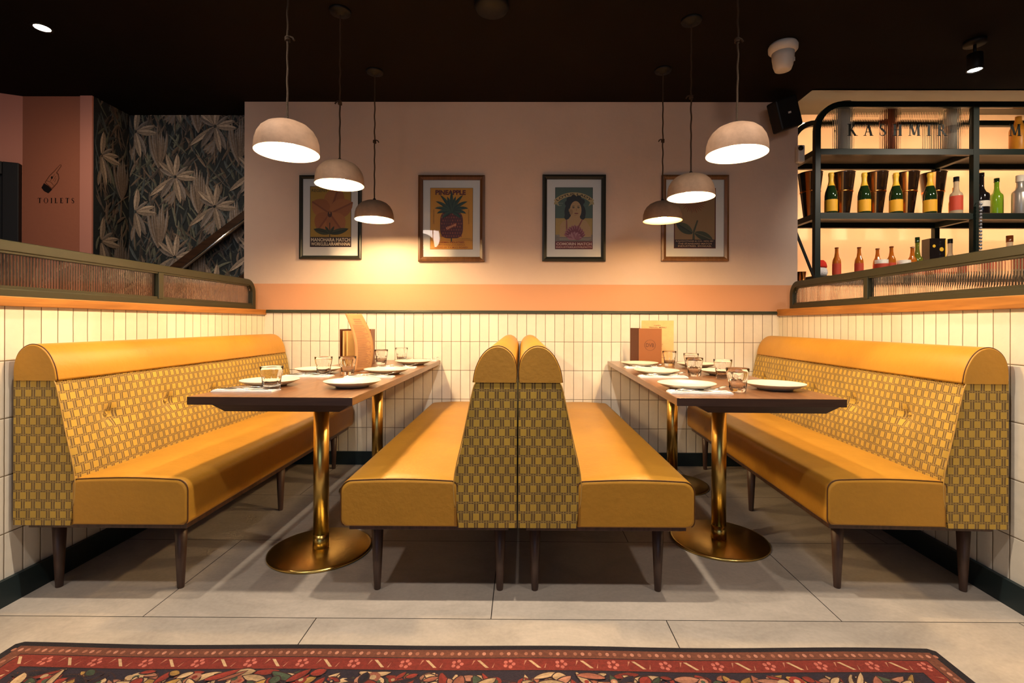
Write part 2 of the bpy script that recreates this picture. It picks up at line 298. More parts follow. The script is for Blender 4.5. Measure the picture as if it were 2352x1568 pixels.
# ------------------------------------------------------------------ mesh helpers
class MB:
    def __init__(s): s.v = []; s.f = []; s.uv = []; s.has_uv = False; s.sm = []
    def add(s, vs, fs, smooth=False):
        o = len(s.v); s.v += [tuple(p) for p in vs]
        for f in fs: s.f.append([i + o for i in f]); s.sm.append(smooth)
        return o
    def box(s, x0, x1, y0, y1, z0, z1):
        vs = [(x0, y0, z0), (x1, y0, z0), (x1, y1, z0), (x0, y1, z0), (x0, y0, z1), (x1, y0, z1), (x1, y1, z1), (x0, y1, z1)]
        s.add(vs, [(0, 3, 2, 1), (4, 5, 6, 7), (0, 1, 5, 4), (1, 2, 6, 5), (2, 3, 7, 6), (3, 0, 4, 7)])
        return s
    def lathe(s, prof, seg=32, c=(0, 0, 0), rmod=None, caps=True):
        vs = []; fs = []
        n = len(prof)
        for j, (r, z) in enumerate(prof):
            for i in range(seg):
                a = 2 * PI * i / seg; rr = r * (rmod(a, j, z) if rmod else 1)
                vs.append((c[0] + rr * math.cos(a), c[1] + rr * math.sin(a), c[2] + z))
        for j in range(n - 1):
            for i in range(seg):
                k = (i + 1) % seg
                fs.append((j * seg + i, j * seg + k, (j + 1) * seg + k, (j + 1) * seg + i))
        if caps:
            if prof[0][0] > 1e-6: fs.append(tuple(reversed(range(seg))))
            if prof[-1][0] > 1e-6: fs.append(tuple((n - 1) * seg + i for i in range(seg)))
        s.add(vs, fs, True); return s
    def tube(s, pts, r, seg=8, caps=True):
        pts = [Vector(p) for p in pts]; n = len(pts); vs = []; fs = []
        rr = r if isinstance(r, (list, tuple)) else [r] * n
        up = None
        for i, p in enumerate(pts):
            t = (pts[min(i + 1, n - 1)] - pts[max(i - 1, 0)]).normalized()
            if up is None: up = Vector((0, 0, 1)) if abs(t.z) < 0.9 else Vector((1, 0, 0))
            a = t.cross(up).normalized(); b = a.cross(t).normalized(); up = b
            for k in range(seg):
                w = 2 * PI * k / seg
                vs.append(p + a * math.cos(w) * rr[i] + b * math.sin(w) * rr[i])
        for i in range(n - 1):
            for k in range(seg):
                l = (k + 1) % seg
                fs.append((i * seg + k, i * seg + l, (i + 1) * seg + l, (i + 1) * seg + k))
        if caps: fs.append(tuple(reversed(range(seg)))); fs.append(tuple((n - 1) * seg + k for k in range(seg)))
        s.add(vs, fs, True); return s
    def bar(s, pts, w, d, nrm=(0, 1, 0)):
        """rectangular bar along a path lying in a plane with normal nrm: w in the plane, d along the normal"""
        pts = [Vector(p) for p in pts]; nv = Vector(nrm).normalized(); n = len(pts); vs = []; fs = []
        for i, p in enumerate(pts):
            t0 = (p - pts[i - 1]).normalized() if i else (pts[1] - p).normalized()
            t1 = (pts[i + 1] - p).normalized() if i < n - 1 else t0
            t = (t0 + t1).normalized(); sd = t.cross(nv).normalized()
            k = w / 2 / max(0.3, sd.dot(t0.cross(nv).normalized()))
            for a, b in ((-1, -1), (1, -1), (1, 1), (-1, 1)):
                vs.append(p + sd * k * a + nv * d / 2 * b)
        for i in range(n - 1):
            for k in range(4):
                l = (k + 1) % 4
                fs.append((i * 4 + k, i * 4 + l, (i + 1) * 4 + l, (i + 1) * 4 + k))
        fs.append((3, 2, 1, 0)); fs.append(tuple((n - 1) * 4 + k for k in range(4)))
        s.add(vs, fs); return s
    def loft(s, rings, caps=True, smooth=True, close=True):
        n = len(rings[0]); vs = [p for r in rings for p in r]; fs = []
        for j in range(len(rings) - 1):
            for i in range(n if close else n - 1):
                k = (i + 1) % n
                fs.append((j * n + i, j * n + k, (j + 1) * n + k, (j + 1) * n + i))
        s.add(vs, fs, smooth)
        if caps:
            s.f.append([len(s.v) - len(vs) + i for i in reversed(range(n))]); s.sm.append(False)
            s.f.append([len(s.v) - n + i for i in range(n)]); s.sm.append(False)
        return s
    def build(s, name, m, parent=None, uvf=None, loc=None, fix=True, bevel=0.0, rot=None):
        me = bpy.data.meshes.new(name); me.from_pydata(s.v, [], s.f); me.materials.append(M[m] if isinstance(m, str) else m)
        me.polygons.foreach_set('use_smooth', s.sm); me.update()
        if fix:
            b = bmesh.new(); b.from_mesh(me); bmesh.ops.recalc_face_normals(b, faces=b.faces); b.to_mesh(me); b.free()
        if uvf:
            ul = me.uv_layers.new(name='UVMap')
            for p in me.polygons:
                for li in p.loop_indices:
                    ul.data[li].uv = uvf(me.vertices[me.loops[li].vertex_index].co, p.normal)
        o = bpy.data.objects.new(name, me); COL.objects.link(o)
        if parent is not None: o.parent = parent
        if loc is not None: o.location = loc
        if rot is not None: o.rotation_euler = rot
        if bevel:
            md = o.modifiers.new('bevel', 'BEVEL'); md.width = bevel; md.segments = 2; md.limit_method = 'ANGLE'; md.angle_limit = 0.7
        return o
def tag(o, label, cat, group=None, kind=None):
    if label: o['label'] = label
    if cat: o['category'] = cat
    if group: o['group'] = group
    if kind: o['kind'] = kind
    return o
def thing(name, label, cat, loc=(0, 0, 0), rot=0.0, group=None):
    o = bpy.data.objects.new(name, None); COL.objects.link(o); o.empty_display_size = 0.05
    o.location = loc; o.rotation_euler = (0, 0, rot) if isinstance(rot, (int, float)) else rot
    return tag(o, label, cat, group)
def struct(name, mb, m, **k):
    o = mb.build(name, m, **k); o['kind'] = 'structure'; return o
def dup(root, loc, label, group=None, rot=None):
    kids = [(c, list(c.children)) for c in root.children]
    r = root.copy(); COL.objects.link(r); r.location = loc; r['label'] = label
    if rot is not None: r.rotation_euler = (0, 0, rot)
    if group: r['group'] = group
    for c, gs in kids:
        k = c.copy(); COL.objects.link(k); k.parent = r
        for g in gs:
            q = g.copy(); COL.objects.link(q); q.parent = k
    return r

# text outlines from Blender's built-in font, as polygons fitted into a rectangle
def text_polys(s, x0, y0, x1, y1, bold=0.0, keep=False):
    c = bpy.data.curves.new('t', 'FONT'); c.body = s; c.size = 1; c.offset = bold; c.resolution_u = 3
    o = bpy.data.objects.new('t', c); COL.objects.link(o)
    dg = bpy.context.evaluated_depsgraph_get(); dg.update()
    me = bpy.data.meshes.new_from_object(o.evaluated_get(dg))
    vs = [(v.co.x, v.co.y) for v in me.vertices]; fs = [list(p.vertices) for p in me.polygons]
    bpy.data.objects.remove(o); bpy.data.curves.remove(c); bpy.data.meshes.remove(me)
    ax, bx = min(v[0] for v in vs), max(v[0] for v in vs); ay, by = min(v[1] for v in vs), max(v[1] for v in vs)
    sx, sy = (x1 - x0) / (bx - ax), (y1 - y0) / (by - ay)
    if keep:
        k = min(sx, sy); cx = (x0 + x1) / 2 - k * (bx - ax) / 2; sx = sy = k; x0 = cx
    return [[(x0 + (vs[i][0] - ax) * sx, y0 + (vs[i][1] - ay) * sy) for i in f] for f in fs]

# serif capitals built from strokes in a unit-height box: (list of polygons, advance)
def _q(x0, y0, x1, y1, w):      # slanted stroke with horizontal ends
    return [(x0 - w / 2, y0), (x0 + w / 2, y0), (x1 + w / 2, y1), (x1 - w / 2, y1)]
def _r(x0, y0, x1, y1): return [(x0, y0), (x1, y0), (x1, y1), (x0, y1)]
def _ser(x, y, w=0.34, up=True):
    t = 0.05 if up else -0.05
    return [(x - w / 2, y), (x + w / 2, y), (x + w / 2, y + t), (x - w / 2, y + t)]
def _ring(cx, cy, rx, ry, wt, a0=0, a1=360, thin=0.05, n=22):
    out = []
    for i in range(n):
        a, b = math.radians(a0 + (a1 - a0) * i / n), math.radians(a0 + (a1 - a0) * (i + 1) / n)
        wa, wb = thin + (wt - thin) * abs(math.cos(a)), thin + (wt - thin) * abs(math.cos(b))
        out.append([(cx + rx * math.cos(a), cy + ry * math.sin(a)), (cx + rx * math.cos(b), cy + ry * math.sin(b)),
                    (cx + (rx - wb) * math.cos(b), cy + (ry - wb * 0.6) * math.sin(b)), (cx + (rx - wa) * math.cos(a), cy + (ry - wa * 0.6) * math.sin(a))])
    return out
def _path(pts, ws):
    out = []
    for i in range(len(pts) - 1):
        p, q = Vector(pts[i]), Vector(pts[i + 1]); d = (q - p).normalized(); n = Vector((-d.y, d.x)); e = d * 0.012
        out.append([tuple(p - e + n * ws[i] / 2), tuple(p - e - n * ws[i] / 2), tuple(q + e - n * ws[i + 1] / 2), tuple(q + e + n * ws[i + 1] / 2)])
    return out
def glyph(c):
    T, t = 0.21, 0.08
    if c == 'I': return [_r(.11, 0, .11 + T, 1), _ser(.185, 0), _ser(.185, 1, up=False)], .37
    if c == 'T': return [_r(.31, 0, .31 + T, 1), _ser(.385, 0), _r(.02, .94, .75, 1), _r(.02, .76, .06, 1), _r(.71, .76, .75, 1)], .77
    if c == 'L': return [_r(.11, 0, .11 + T, 1), _ser(.185, 1, up=False), _r(.02, 0, .62, .06), _r(.58, 0, .62, .26)], .64
    if c == 'E': return [_r(.11, 0, .11 + T, 1), _r(.02, 0, .64, .06), _r(.6, 0, .64, .25), _r(.02, .94, .61, 1), _r(.57, .77, .61, 1), _r(.2, .48, .48, .54), _r(.45, .4, .48, .62)], .66
    if c == 'O': return _ring(.45, .5, .43, .53, .16), .9
    if c == 'S': return _path([(.06, .27), (.08, .1), (.2, .02), (.34, .02), (.46, .1), (.5, .24), (.44, .38), (.3, .5), (.16, .6), (.1, .74), (.14, .9), (.26, .98), (.38, .98), (.48, .9), (.5, .74)], [.04, .05, .06, .07, .11, .15, .16, .17, .15, .13, .1, .06, .05, .05, .03]), .6
    if c == 'H': return [_r(.11, 0, .11 + T, 1), _r(.56, 0, .56 + T, 1), _r(.2, .48, .6, .54), _ser(.185, 0), _ser(.185, 1, up=False), _ser(.635, 0), _ser(.635, 1, up=False)], .84
    if c == 'K': return [_r(.11, 0, .11 + T, 1), _ser(.185, 0), _ser(.185, 1, up=False), _q(.26, .42, .66, 1, t), _q(.36, .52, .70, 0, T), _ser(.72, 0), _ser(.66, 1, .28, False)], .86
    if c == 'A': return [_q(.12, 0, .40, 1, t), _q(.66, 0, .38, 1, T), _r(.2, .3, .56, .35), _ser(.12, 0, .26), _ser(.67, 0, .32)], .8
    if c == 'M': return [_q(.12, 0, .16, 1, t), _q(.84, 0, .80, 1, T), _q(.20, 1, .47, .08, T), _q(.50, .05, .78, 1, t), _ser(.12, 0, .26), _ser(.85, 0, .32), _ser(.14, 1, .26, False), _ser(.83, 1, .28, False)], 1.0
    if c == 'R': return [_r(.11, 0, .11 + T, 1), _ser(.185, 0), _ser(.185, 1, up=False), _r(.2, .94, .4, 1), _r(.2, .48, .42, .54), _q(.4, .5, .72, 0, T), _ser(.74, 0, .26)] + _ring(.38, .74, .24, .26, .15, -90, 90), .84
    if c == '.': return [[(.1 + .06 * math.cos(a * PI / 4), .5 + .06 * math.sin(a * PI / 4)) for a in range(8)]], .2
    return [], .4
def serif_word(s, x0, y0, h, gap=0.0, width=None):
    adv = [glyph(c)[1] for c in s]
    if width is not None: gap = (width / h - sum(adv)) / max(1, len(s) - 1)
    out = []; x = 0
    for c, a in zip(s, adv):
        for poly in glyph(c)[0]: out.append([(x0 + (x + px) * h, y0 + py * h) for px, py in poly])
        x += a + gap
    return out

class Art:
    """flat printed shapes, each later one a hair in front of the earlier"""
    def __init__(s, mapf, step=0.00003, base=0.0): s.v = []; s.f = []; s.c = []; s.mapf = mapf; s.k = base; s.step = step
    def poly(s, pts, col, lift=True):
        if lift: s.k += s.step
        o = len(s.v); s.v += [s.mapf(x, y, s.k) for x, y in pts]; s.f.append(list(range(o, o + len(pts)))); s.c.append(col)
    def polys(s, ps, col):
        s.k += s.step
        for p in ps: s.poly(p, col, False)
    def rect(s, x0, y0, x1, y1, col): s.poly([(x0, y0), (x1, y0), (x1, y1), (x0, y1)], col)
    def ell(s, cx, cy, rx, ry, col, n=24, rot=0):
        s.poly([(cx + rx * math.cos(a) * math.cos(rot) - ry * math.sin(a) * math.sin(rot), cy + rx * math.cos(a) * math.sin(rot) + ry * math.sin(a) * math.cos(rot)) for a in [2 * PI * i / n for i in range(n)]], col)
    def leaf(s, x, y, ang, ln, w, col, col2=None, bend=0.0, n=7, rib=None):
        """leaf from (x,y) along ang; bend curves it; optional second colour on one side and a rib line"""
        mid = []; a = ang; px, py = x, y
        for i in range(n + 1):
            mid.append((px, py, a)); px += ln / n * math.cos(a); py += ln / n * math.sin(a); a += bend / n
        def wd(t): return w / 2 * (math.sin(PI * min(1, t * 0.96 + 0.04)) ** 0.7)
        L = [(mx - math.sin(ma) * wd(i / n), my + math.cos(ma) * wd(i / n)) for i, (mx, my, ma) in enumerate(mid)]
        R = [(mx + math.sin(ma) * wd(i / n), my - math.cos(ma) * wd(i / n)) for i, (mx, my, ma) in enumerate(mid)]
        C = [(m[0], m[1]) for m in mid]
        s.k += s.step
        s.poly(L + C[::-1], col, False); s.poly(R + C[::-1], col2 or col, False)
        if rib:
            s.k += s.step
            rw = w * 0.045
            s.poly([(c[0] - math.sin(m[2]) * rw, c[1] + math.cos(m[2]) * rw) for c, m in zip(C, mid)] + [(c[0] + math.sin(m[2]) * rw, c[1] - math.cos(m[2]) * rw) for c, m in list(zip(C, mid))[::-1]], rib, False)
    def build(s, name, m, parent=None):
        me = bpy.data.meshes.new(name); me.from_pydata(s.v, [], s.f); me.materials.append(M[m])
        ca = me.color_attributes.new('Col', 'FLOAT_COLOR', 'CORNER')
        for p, c in zip(me.polygons, s.c):
            for li in p.loop_indices: ca.data[li].color = (*c, 1)
        me.update()
        o = bpy.data.objects.new(name, me); COL.objects.link(o)
        if parent is not None: o.parent = parent
        return o

# ================================================================== SETTING
YW = 3.563          # rear booth wall
ZC = 2.617          # black ceiling
XL, XR = -1.86, 1.85
RA = -0.0386        # slight turn of the right-hand partition
struct('floor', MB().box(-6, 7, -4.2, 5.2, -0.05, 0), 'floor')
struct('ceiling', MB().box(-6, 7, -4.2, 3.38, ZC, ZC + 0.05).box(-6, 1.98, 3.38, 5.2, ZC, ZC + 0.05), 'ceiling')
struct('ceiling_bar', MB().box(1.98, 7, 3.38, 5.2, 2.84, 2.89), 'olive_ceiling')
struct('trim_1', MB().box(1.98, 7, 3.36, 3.38, ZC, 2.85), 'ceiling')
struct('wall_rear', MB().box(-2.012, 1.985, YW, YW + 0.16, 0, ZC), 'pink')
struct('wall_rear_paint_band', MB().box(-2.011, 1.984, YW - 0.0012, YW + 0.01, 1.10, 1.300), 'peach')
struct('wall_rear_tiles', MB().box(XL - 0.005, XR + 0.005, YW - 0.010, YW, 0, 1.089), 'tile_rear')
tr = MB().box(XL + 0.01, XR - 0.01, YW - 0.022, YW, 1.089, 1.104).box(XL + 0.01, XR - 0.01, YW - 0.014, YW, 1.104, 1.111)
struct('trim_2', tr, 'green', bevel=0.003)
struct('baseboard_rear', MB().box(XL, XR, YW - 0.026, YW - 0.010, 0, 0.094), 'base')
# left low partition
struct('wall_left', MB().box(XL - 0.15, XL, 1.15, YW, 0, 1.075), 'tile_side')
struct('baseboard_left', MB().box(XL, XL + 0.016, 1.15, YW - 0.026, 0, 0.094), 'base')
struct('trim_3', MB().box(XL - 0.16, XL + 0.018, 1.13, YW - 0.012, 1.075, 1.111), 'ledge', bevel=0.003)
# right low partition (local frame at its far inner corner)
RLOC = (XR, YW - 0.012, 0)
struct('wall_right', MB().box(0, 0.15, -2.4, 0, 0, 1.078), 'tile_side_r', loc=RLOC, rot=(0, 0, RA))
struct('baseboard_right', MB().box(-0.016, 0, -2.4, -0.016, 0, 0.094), 'base', loc=RLOC, rot=(0, 0, RA))
struct('trim_4', MB().box(-0.018, 0.16, -2.42, 0, 1.078, 1.126), 'ledge', loc=RLOC, rot=(0, 0, RA), bevel=0.003)

# side hall on the left: salmon wall, door, stair recess with wallpaper
struct('wall_hall', MB().box(-3.545, -3.04, 3.48, 3.60, 0, ZC), 'salmon')
struct('trim_5', MB().box(-3.125, -3.040, 3.468, 3.48, 0, ZC), 'salmon_light')
w = MB(); d = Vector((-0.80, -0.36, 0)).normalized()
A0 = Vector((-3.545, 3.48, 0)); A1 = A0 + d * 2.4; nn = Vector((-d.y, d.x, 0)) * -0.1
w.add([A0, A1, A1 + nn, A0 + nn, A0 + Vector((0, 0, ZC)), A1 + Vector((0, 0, ZC)), A1 + nn + Vector((0, 0, ZC)), A0 + nn + Vector((0, 0, ZC))],
      [(0, 1, 2, 3), (4, 5, 6, 7), (0, 1, 5, 4), (1, 2, 6, 5), (2, 3, 7, 6), (3, 0, 4, 7)])
struct('wall_hall_angled', w, 'salmon_light')
# door in the angled wall
def on_angled(t, z, out): 
    p = A0 + d * t; n = Vector((-d.y, d.x, 0)) * out
    return (p.x + n.x, p.y + n.y, z)
sgn = 1 if (Vector((-d.y, d.x, 0)).dot(Vector((0, 0, 0)) - A0)) > 0 else -1
def slab(mb, t0, t1, z0, z1, o0, o1):
    vs = [on_angled(t, z, o * sgn) for z in (z0, z1) for t, o in ((t0, o0), (t1, o0), (t1, o1), (t0, o1))]
    mb.add(vs, [(0, 1, 2, 3), (4, 5, 6, 7), (0, 1, 5, 4), (1, 2, 6, 5), (2, 3, 7, 6), (3, 0, 4, 7)]); return mb
dr = struct('door_1', slab(MB(), 0.09, 0.98, 0.0, 2.04, 0.0, 0.02), 'black_paint')
fr = slab(slab(slab(MB(), 0.0, 0.09, 0, 2.13, 0, 0.05), 0.98, 1.07, 0, 2.13, 0, 0.05), 0.09, 0.98, 2.04, 2.13, 0, 0.05).build('door_frame', 'black_paint', dr, bevel=0.006)
pn = MB()
for z0, z1 in ((0.15, 0.95), (1.08, 1.92)):
    for t0, t1 in ((0.18, 0.48), (0.58, 0.88)): slab(pn, t0, t1, z0, z1, 0.02, 0.03)
pn.build('door_panel', 'black_paint', dr, bevel=0.006)
# stair recess
struct('wall_stair_side', MB().box(-3.10, -3.04, 3.60, 3.85, 0, ZC), 'dark_back')
struct('wall_stair', MB().box(-3.10, -1.90, 3.80, 3.88, 0, ZC), 'dark_back')
# enclosing walls outside the view
struct('wall_front', MB().box(-6, 7, -4.25, -4.2, 0, 2.9), 'dark_back')
struct('wall_far_left', MB().box(-6.05, -6, -4.2, 5.2, 0, 2.9), 'salmon_light')
struct('wall_far_right', MB().box(7, 7.05, -4.2, 5.2, 0, 2.9), 'bar_wall')
struct('wall_bar', MB().box(1.86, 7, 4.30, 4.38, 0, 2.85), 'bar_wall')

# wallpaper, one sheet wrapping the side and the back of the recess; u runs along it
US = 0.32
def wpmap(u, z, k):
    if u < US: return (-3.039 + k, 3.48 + u, z)
    return (-3.04 + (u - US), 3.80 - 0.001 - k, z)
wp = Art(wpmap, 0.000004)
UE = US + 1.12; Z0, Z1 = 1.0, ZC
wp.rect(0, Z0, US, Z1, (0.016, 0.022, 0.024)); wp.rect(US, Z0, UE, Z1, (0.016, 0.022, 0.024))
def clipleaf(x, y, ang, ln, w, c1, c2, bend=0, rib=None):
    ex, ey = x + ln * math.cos(ang + bend / 2), y + ln * math.sin(ang + bend / 2)
    for px, py in ((x, y), (ex, ey)):
        if not (0.015 < px < UE - 0.01 and Z0 < py < Z1 + 0.15): return
    if (x < US) != (ex < US): return
    wp.leaf(x, y, ang, ln, w, c1, c2, bend, rib=rib)
wr = random.Random(3)
def dim(c, k): return tuple(v * k for v in c)
TAN, GRY, OLV, BRN = (0.46, 0.36, 0.26), (0.25, 0.215, 0.185), (0.17, 0.18, 0.13), (0.21, 0.155, 0.11)
for i in range(1300):            # murky background foliage
    x, y = wr.uniform(0, UE), wr.uniform(Z0, Z1)
    c = wr.choice([OLV, BRN, (0.09, 0.11, 0.11), (0.12, 0.10, 0.085)]); k = wr.uniform(0.5, 1.1)
    clipleaf(x, y, PI / 2 + wr.uniform(-0.9, 0.9), wr.uniform(0.08, 0.2), wr.uniform(0.008, 0.024), dim(c, k), dim(c, k * 0.7), wr.uniform(-0.6, 0.6))
colx = 0.06; ci = 0
while colx < UE + 0.1:
    for j in range(-1, 5):
        cy = 0.98 + j * 0.62 + (0.31 if ci % 2 else 0.0) - 0.04 * (ci % 3)
        # upright shoot with long narrow leaves, between the palms
        sx, sy = colx + 0.18, cy - 0.28
        for a in (-0.55, -0.38, -0.22, -0.08, 0.07, 0.2, 0.36, 0.55):
            ln = wr.uniform(0.24, 0.36); k = wr.uniform(0.6, 1.1)
            clipleaf(sx, sy, PI / 2 + a * 0.8, ln, 0.030, dim(GRY, k), dim(BRN, k), -a * 0.9, rib=dim(GRY, 1.4))
        # trunk
        clipleaf(colx, cy - 0.30, PI / 2 + 0.03, 0.29, 0.014, BRN, dim(BRN, 0.6), 0.0)
        for a in (-2.3, -1.9, 4.4, 4.0):
            clipleaf(colx, cy - 0.10, a, 0.13, 0.030, dim(GRY, 0.9), dim(BRN, 1.0), 0.3 * (1 if a < 0 else -1))
        # crown of broad paddle leaves
        for a, ln, wd, b, c in ((2.35, .17, .040, 0.1, TAN), (1.98, .18, .042, -0.1, TAN), (1.40, .17, .046, 0.15, TAN), (0.30, .15, .038, -0.1, TAN), (-0.12, .16, .046, 0.1, TAN),
                                (3.75, .24, .044, 0.1, TAN), (4.05, .19, .050, 0.2, GRY), (-1.05, .19, .048, -0.25, GRY), (-1.4, .2, .044, 0.1, TAN), (2.75, .13, .030, -0.3, GRY), (0.75, .12, .026, -0.2, GRY)):
            k = wr.uniform(0.75, 1.15)
            clipleaf(colx + 0.012 * math.cos(a), cy + 0.012 * math.sin(a), a, ln, wd, dim(c, k), dim(c, k * 0.62), b, rib=dim(BRN, 0.8))
    colx += 0.31; ci += 1
o = wp.build('wall_stair_wallpaper', 'wallpaper'); o['kind'] = 'structure'

# ================================================================== BANQUETTES
PROF_IN = [(.212, .282), (.220, .33), (.228, .38), (.231, .43), (.226, .48), (.216, .53), (.204, .58), (.193, .63), (.183, .68), (.173, .73), (.162, .78), (.156, .80), (.149, .818)]
def prof_at(z):
    for (u0, z0), (u1, z1) in zip(PROF_IN, PROF_IN[1:]):
        if z <= z1: return u0 + (u1 - u0) * (z - z0) / (z1 - z0)
    return PROF_IN[-1][0]
def inset(poly, d, c):
    return [(c[0] + (u - c[0]) * (1 - d / max(0.02, abs(u - c[0]) + 0.04)), c[1] + (z - c[1]) * (1 - d / max(0.02, abs(z - c[1]) + 0.04))) for u, z in poly]
def banquette(name_label, loc, dr, rot, group, buttons, LEN=1.755):
    t = thing('banquette', name_label, 'bench', loc, rot, group)
    P = lambda u, y, z: (dr * u, y, z)
    # patterned back body
    b = MB(); ny, nz = 150, 44
    zs = [0.282 + (0.818 - 0.282) * j / nz for j in range(nz + 1)]
    rows = []
    for i in range(ny + 1):
        y = 0.003 + (LEN - 0.006) * i / ny; ring = []
        for z in zs:
            u = prof_at(z)
            for by, bz in buttons:
                r2 = ((y - by) ** 2 + ((z - bz) * 1.0) ** 2)
                u -= 0.024 * math.exp(-r2 / (2 * 0.020 ** 2)) + 0.010 * math.exp(-r2 / (2 * 0.06 ** 2))
            u += 0.0012 * math.sin(y * 23 + z * 9) + 0.001 * math.sin(z * 31 + y * 5)
            e = min(y, LEN - y)
            if e < 0.02: u -= 0.006 * (1 - e / 0.02) ** 2
            ring.append(P(u, y, z))
        rows.append(ring)
    n = nz + 1; vs = [p for r in rows for p in r]
    fs = [(i * n + j, (i + 1) * n + j, (i + 1) * n + j + 1, i * n + j + 1) for i in range(ny) for j in range(nz)]
    b.add(vs, fs, True)
    for i, y in ((0, 0.003), (ny, LEN - 0.003)):
        ring = [P(0.001, y, 0.282)] + rows[i] + [P(0.001, y, 0.818)]
        b.add(ring, [list(range(len(ring)))], False)
    b.add([P(0.001, 0.003, 0.282), P(0.001, LEN - 0.003, 0.282), P(0.001, LEN - 0.003, 0.818), P(0.001, 0.003, 0.818)], [(0, 1, 2, 3)])
    b.add([P(0.001, 0.003, 0.282), P(0.001, LEN - 0.003, 0.282), P(.212, LEN - 0.003, 0.282), P(.212, 0.003, 0.282)], [(0, 1, 2, 3)])
    bo = b.build('backrest', 'fabric', t, uvf=lambda c, nrm: (c.x * 1.0, c.z) if abs(nrm.y) > 0.7 else (c.y, c.z * 1.02))
    bo['label'] = 'mustard velvet back woven in raised little blocks'
    pp = [P(prof_at(z) - 0.002, 0.001, z) for z in zs[6:] if z < .806]
    MB().tube(pp, 0.0022, 6).build('piping', 'gold_piping', bo)
    for by, bz in buttons:
        u = prof_at(bz) - 0.033
        bt = MB().lathe([(0.0, 0.006), (0.006, 0.0055), (0.011, 0.003), (0.012, 0.0)], 16)
        bt.v = [(dr * (u + z), by + x, bz + y) for x, y, z in bt.v]
        bt.build('button', 'fabric', bo, uvf=lambda c, nrm: (c.y, c.z))
    # leather head roll
    cap = [(.002, .806), (.001, .845), (.006, .880), (.018, .908), (.038, .928), (.062, .938), (.086, .936), (.108, .925), (.128, .904), (.143, .877), (.154, .846), (.1605, .806)]
    def cr(i, t):
        p = [cap[max(0, min(len(cap) - 1, i + k))] for k in (-1, 0, 1, 2)]
        return tuple(0.5 * (2 * p[1][a] + (p[2][a] - p[0][a]) * t + (2 * p[0][a] - 5 * p[1][a] + 4 * p[2][a] - p[3][a]) * t * t + (3 * p[1][a] - p[0][a] - 3 * p[2][a] + p[3][a]) * t ** 3) for a in (0, 1))
    cap = [cr(i, k / 4) for i in range(len(cap) - 1) for k in range(4)] + [cap[-1]]
    c0 = (.078, .806); rings = []
    for y, k in ((0.0, 0.955), (0.003, 0.978), (0.008, 0.992), (0.016, 1.0), (LEN * .25, 1.0), (LEN * .5, 1.0), (LEN * .75, 1.0), (LEN - 0.05, 1.0), (LEN - 0.03, 0.985), (LEN - 0.012, 0.94), (LEN, 0.85)):
        rings.append([P(c0[0] + (u - c0[0]) * k, y, c0[1] + (z - c0[1]) * k) for u, z in cap])
    hr = MB().loft(rings).build('headrest', 'leather', t)
    hr['label'] = 'smooth mustard leather roll along the top'
    MB().tube([P(c0[0] + (u - c0[0]) * 0.995, 0.006, c0[1] + (z - c0[1]) * 0.995) for u, z in cap], 0.0019, 6).build('piping', 'piping', hr)
    # seat cushion
    def seat_prof(g, crown):
        pts = []
        u0, u1, z0, z1 = .214 + g, .638 - g, .284 + g * 0.6, .452 - g
        def arc(cx, cz, r, a0, a1, n=6): return [(cx + r * math.cos(math.radians(a0 + (a1 - a0) * i / n)), cz + r * math.sin(math.radians(a0 + (a1 - a0) * i / n))) for i in range(n + 1)]
        pts += arc(u1 - .022, z0 + .022, .022, -90, 0)
        pts += arc(u1 - .040, z1 - .040, .040, 0, 90)
        for i in range(1, 8):
            u = (u1 - .04) + ((u0 + .02) - (u1 - .04)) * i / 8
            pts.append((u, z1 + crown * math.sin(PI * i / 8)))
        pts += arc(u0 + .02, z1 - .02, .02, 90, 180)
        pts += [(u0, z0)]
        return pts
    rings = [[P(u, y, z) for u, z in seat_prof(g, cr)] for y, g, cr in ((0.0, .012, .004), (.0015, .006, .005), (.006, .002, .006), (.014, 0, .008), (.06, 0, .012), (.3, 0, .014), (LEN * .5, 0, .012), (LEN * .8, 0, .013), (LEN - .01, 0, .008), (LEN, .006, .006))]
    se = MB().loft(rings).build('seat', 'leather', t)
    se['label'] = 'smooth mustard leather seat cushion'
    MB().tube([P(u, 0.004, z) for u, z in seat_prof(.0015, .006)[2:-1]], 0.0019, 6).build('piping', 'piping', se)
    # timber base and legs
    MB().box(min(dr * .03, dr * .615), max(dr * .03, dr * .615), 0.03, LEN - 0.03, .262, .283).build('seat_frame', 'leg', t, bevel=0.002)
    for yy in (0.115, 0.90, 1.66):
        for u in (.065, .535):
            lg = MB().lathe([(.0, 0), (.0115, 0.0), (.0125, .003), (.017, .10), (.0235, .262)], 20)
            lg.v = [(dr * u + x, yy + y, z) for x, y, z in lg.v]
            lg.build('leg', 'leg', t)
    return t
GB = 'mustard upholstered banquettes'
banquette('mustard banquette against the left tiled partition, under the fluted screen', (-1.842, 1.775, 0), 1, 0.0, GB, [(0.21, 0.645), (0.545, 0.645), (0.88, 0.645), (1.21, 0.645), (1.54, 0.645)])
banquette('left half of the back-to-back pair of mustard banquettes in the middle', (-0.0148, 1.775, 0), -1, 0.0, GB, [(0.21, 0.645), (0.545, 0.645), (0.88, 0.645), (1.21, 0.645), (1.54, 0.645)])
banquette('right half of the back-to-back pair of mustard banquettes in the middle', (-0.0108, 1.775, 0), 1, 0.0, GB, [(0.21, 0.645), (0.545, 0.645), (0.88, 0.645), (1.21, 0.645), (1.54, 0.645)])
banquette('mustard banquette against the right tiled partition, below the bar shelves', (1.758, 1.785, 0), -1, -0.040, GB, [(0.26, 0.645), (0.60, 0.645), (0.94, 0.645), (1.27, 0.645), (1.56, 0.645)], 1.735)

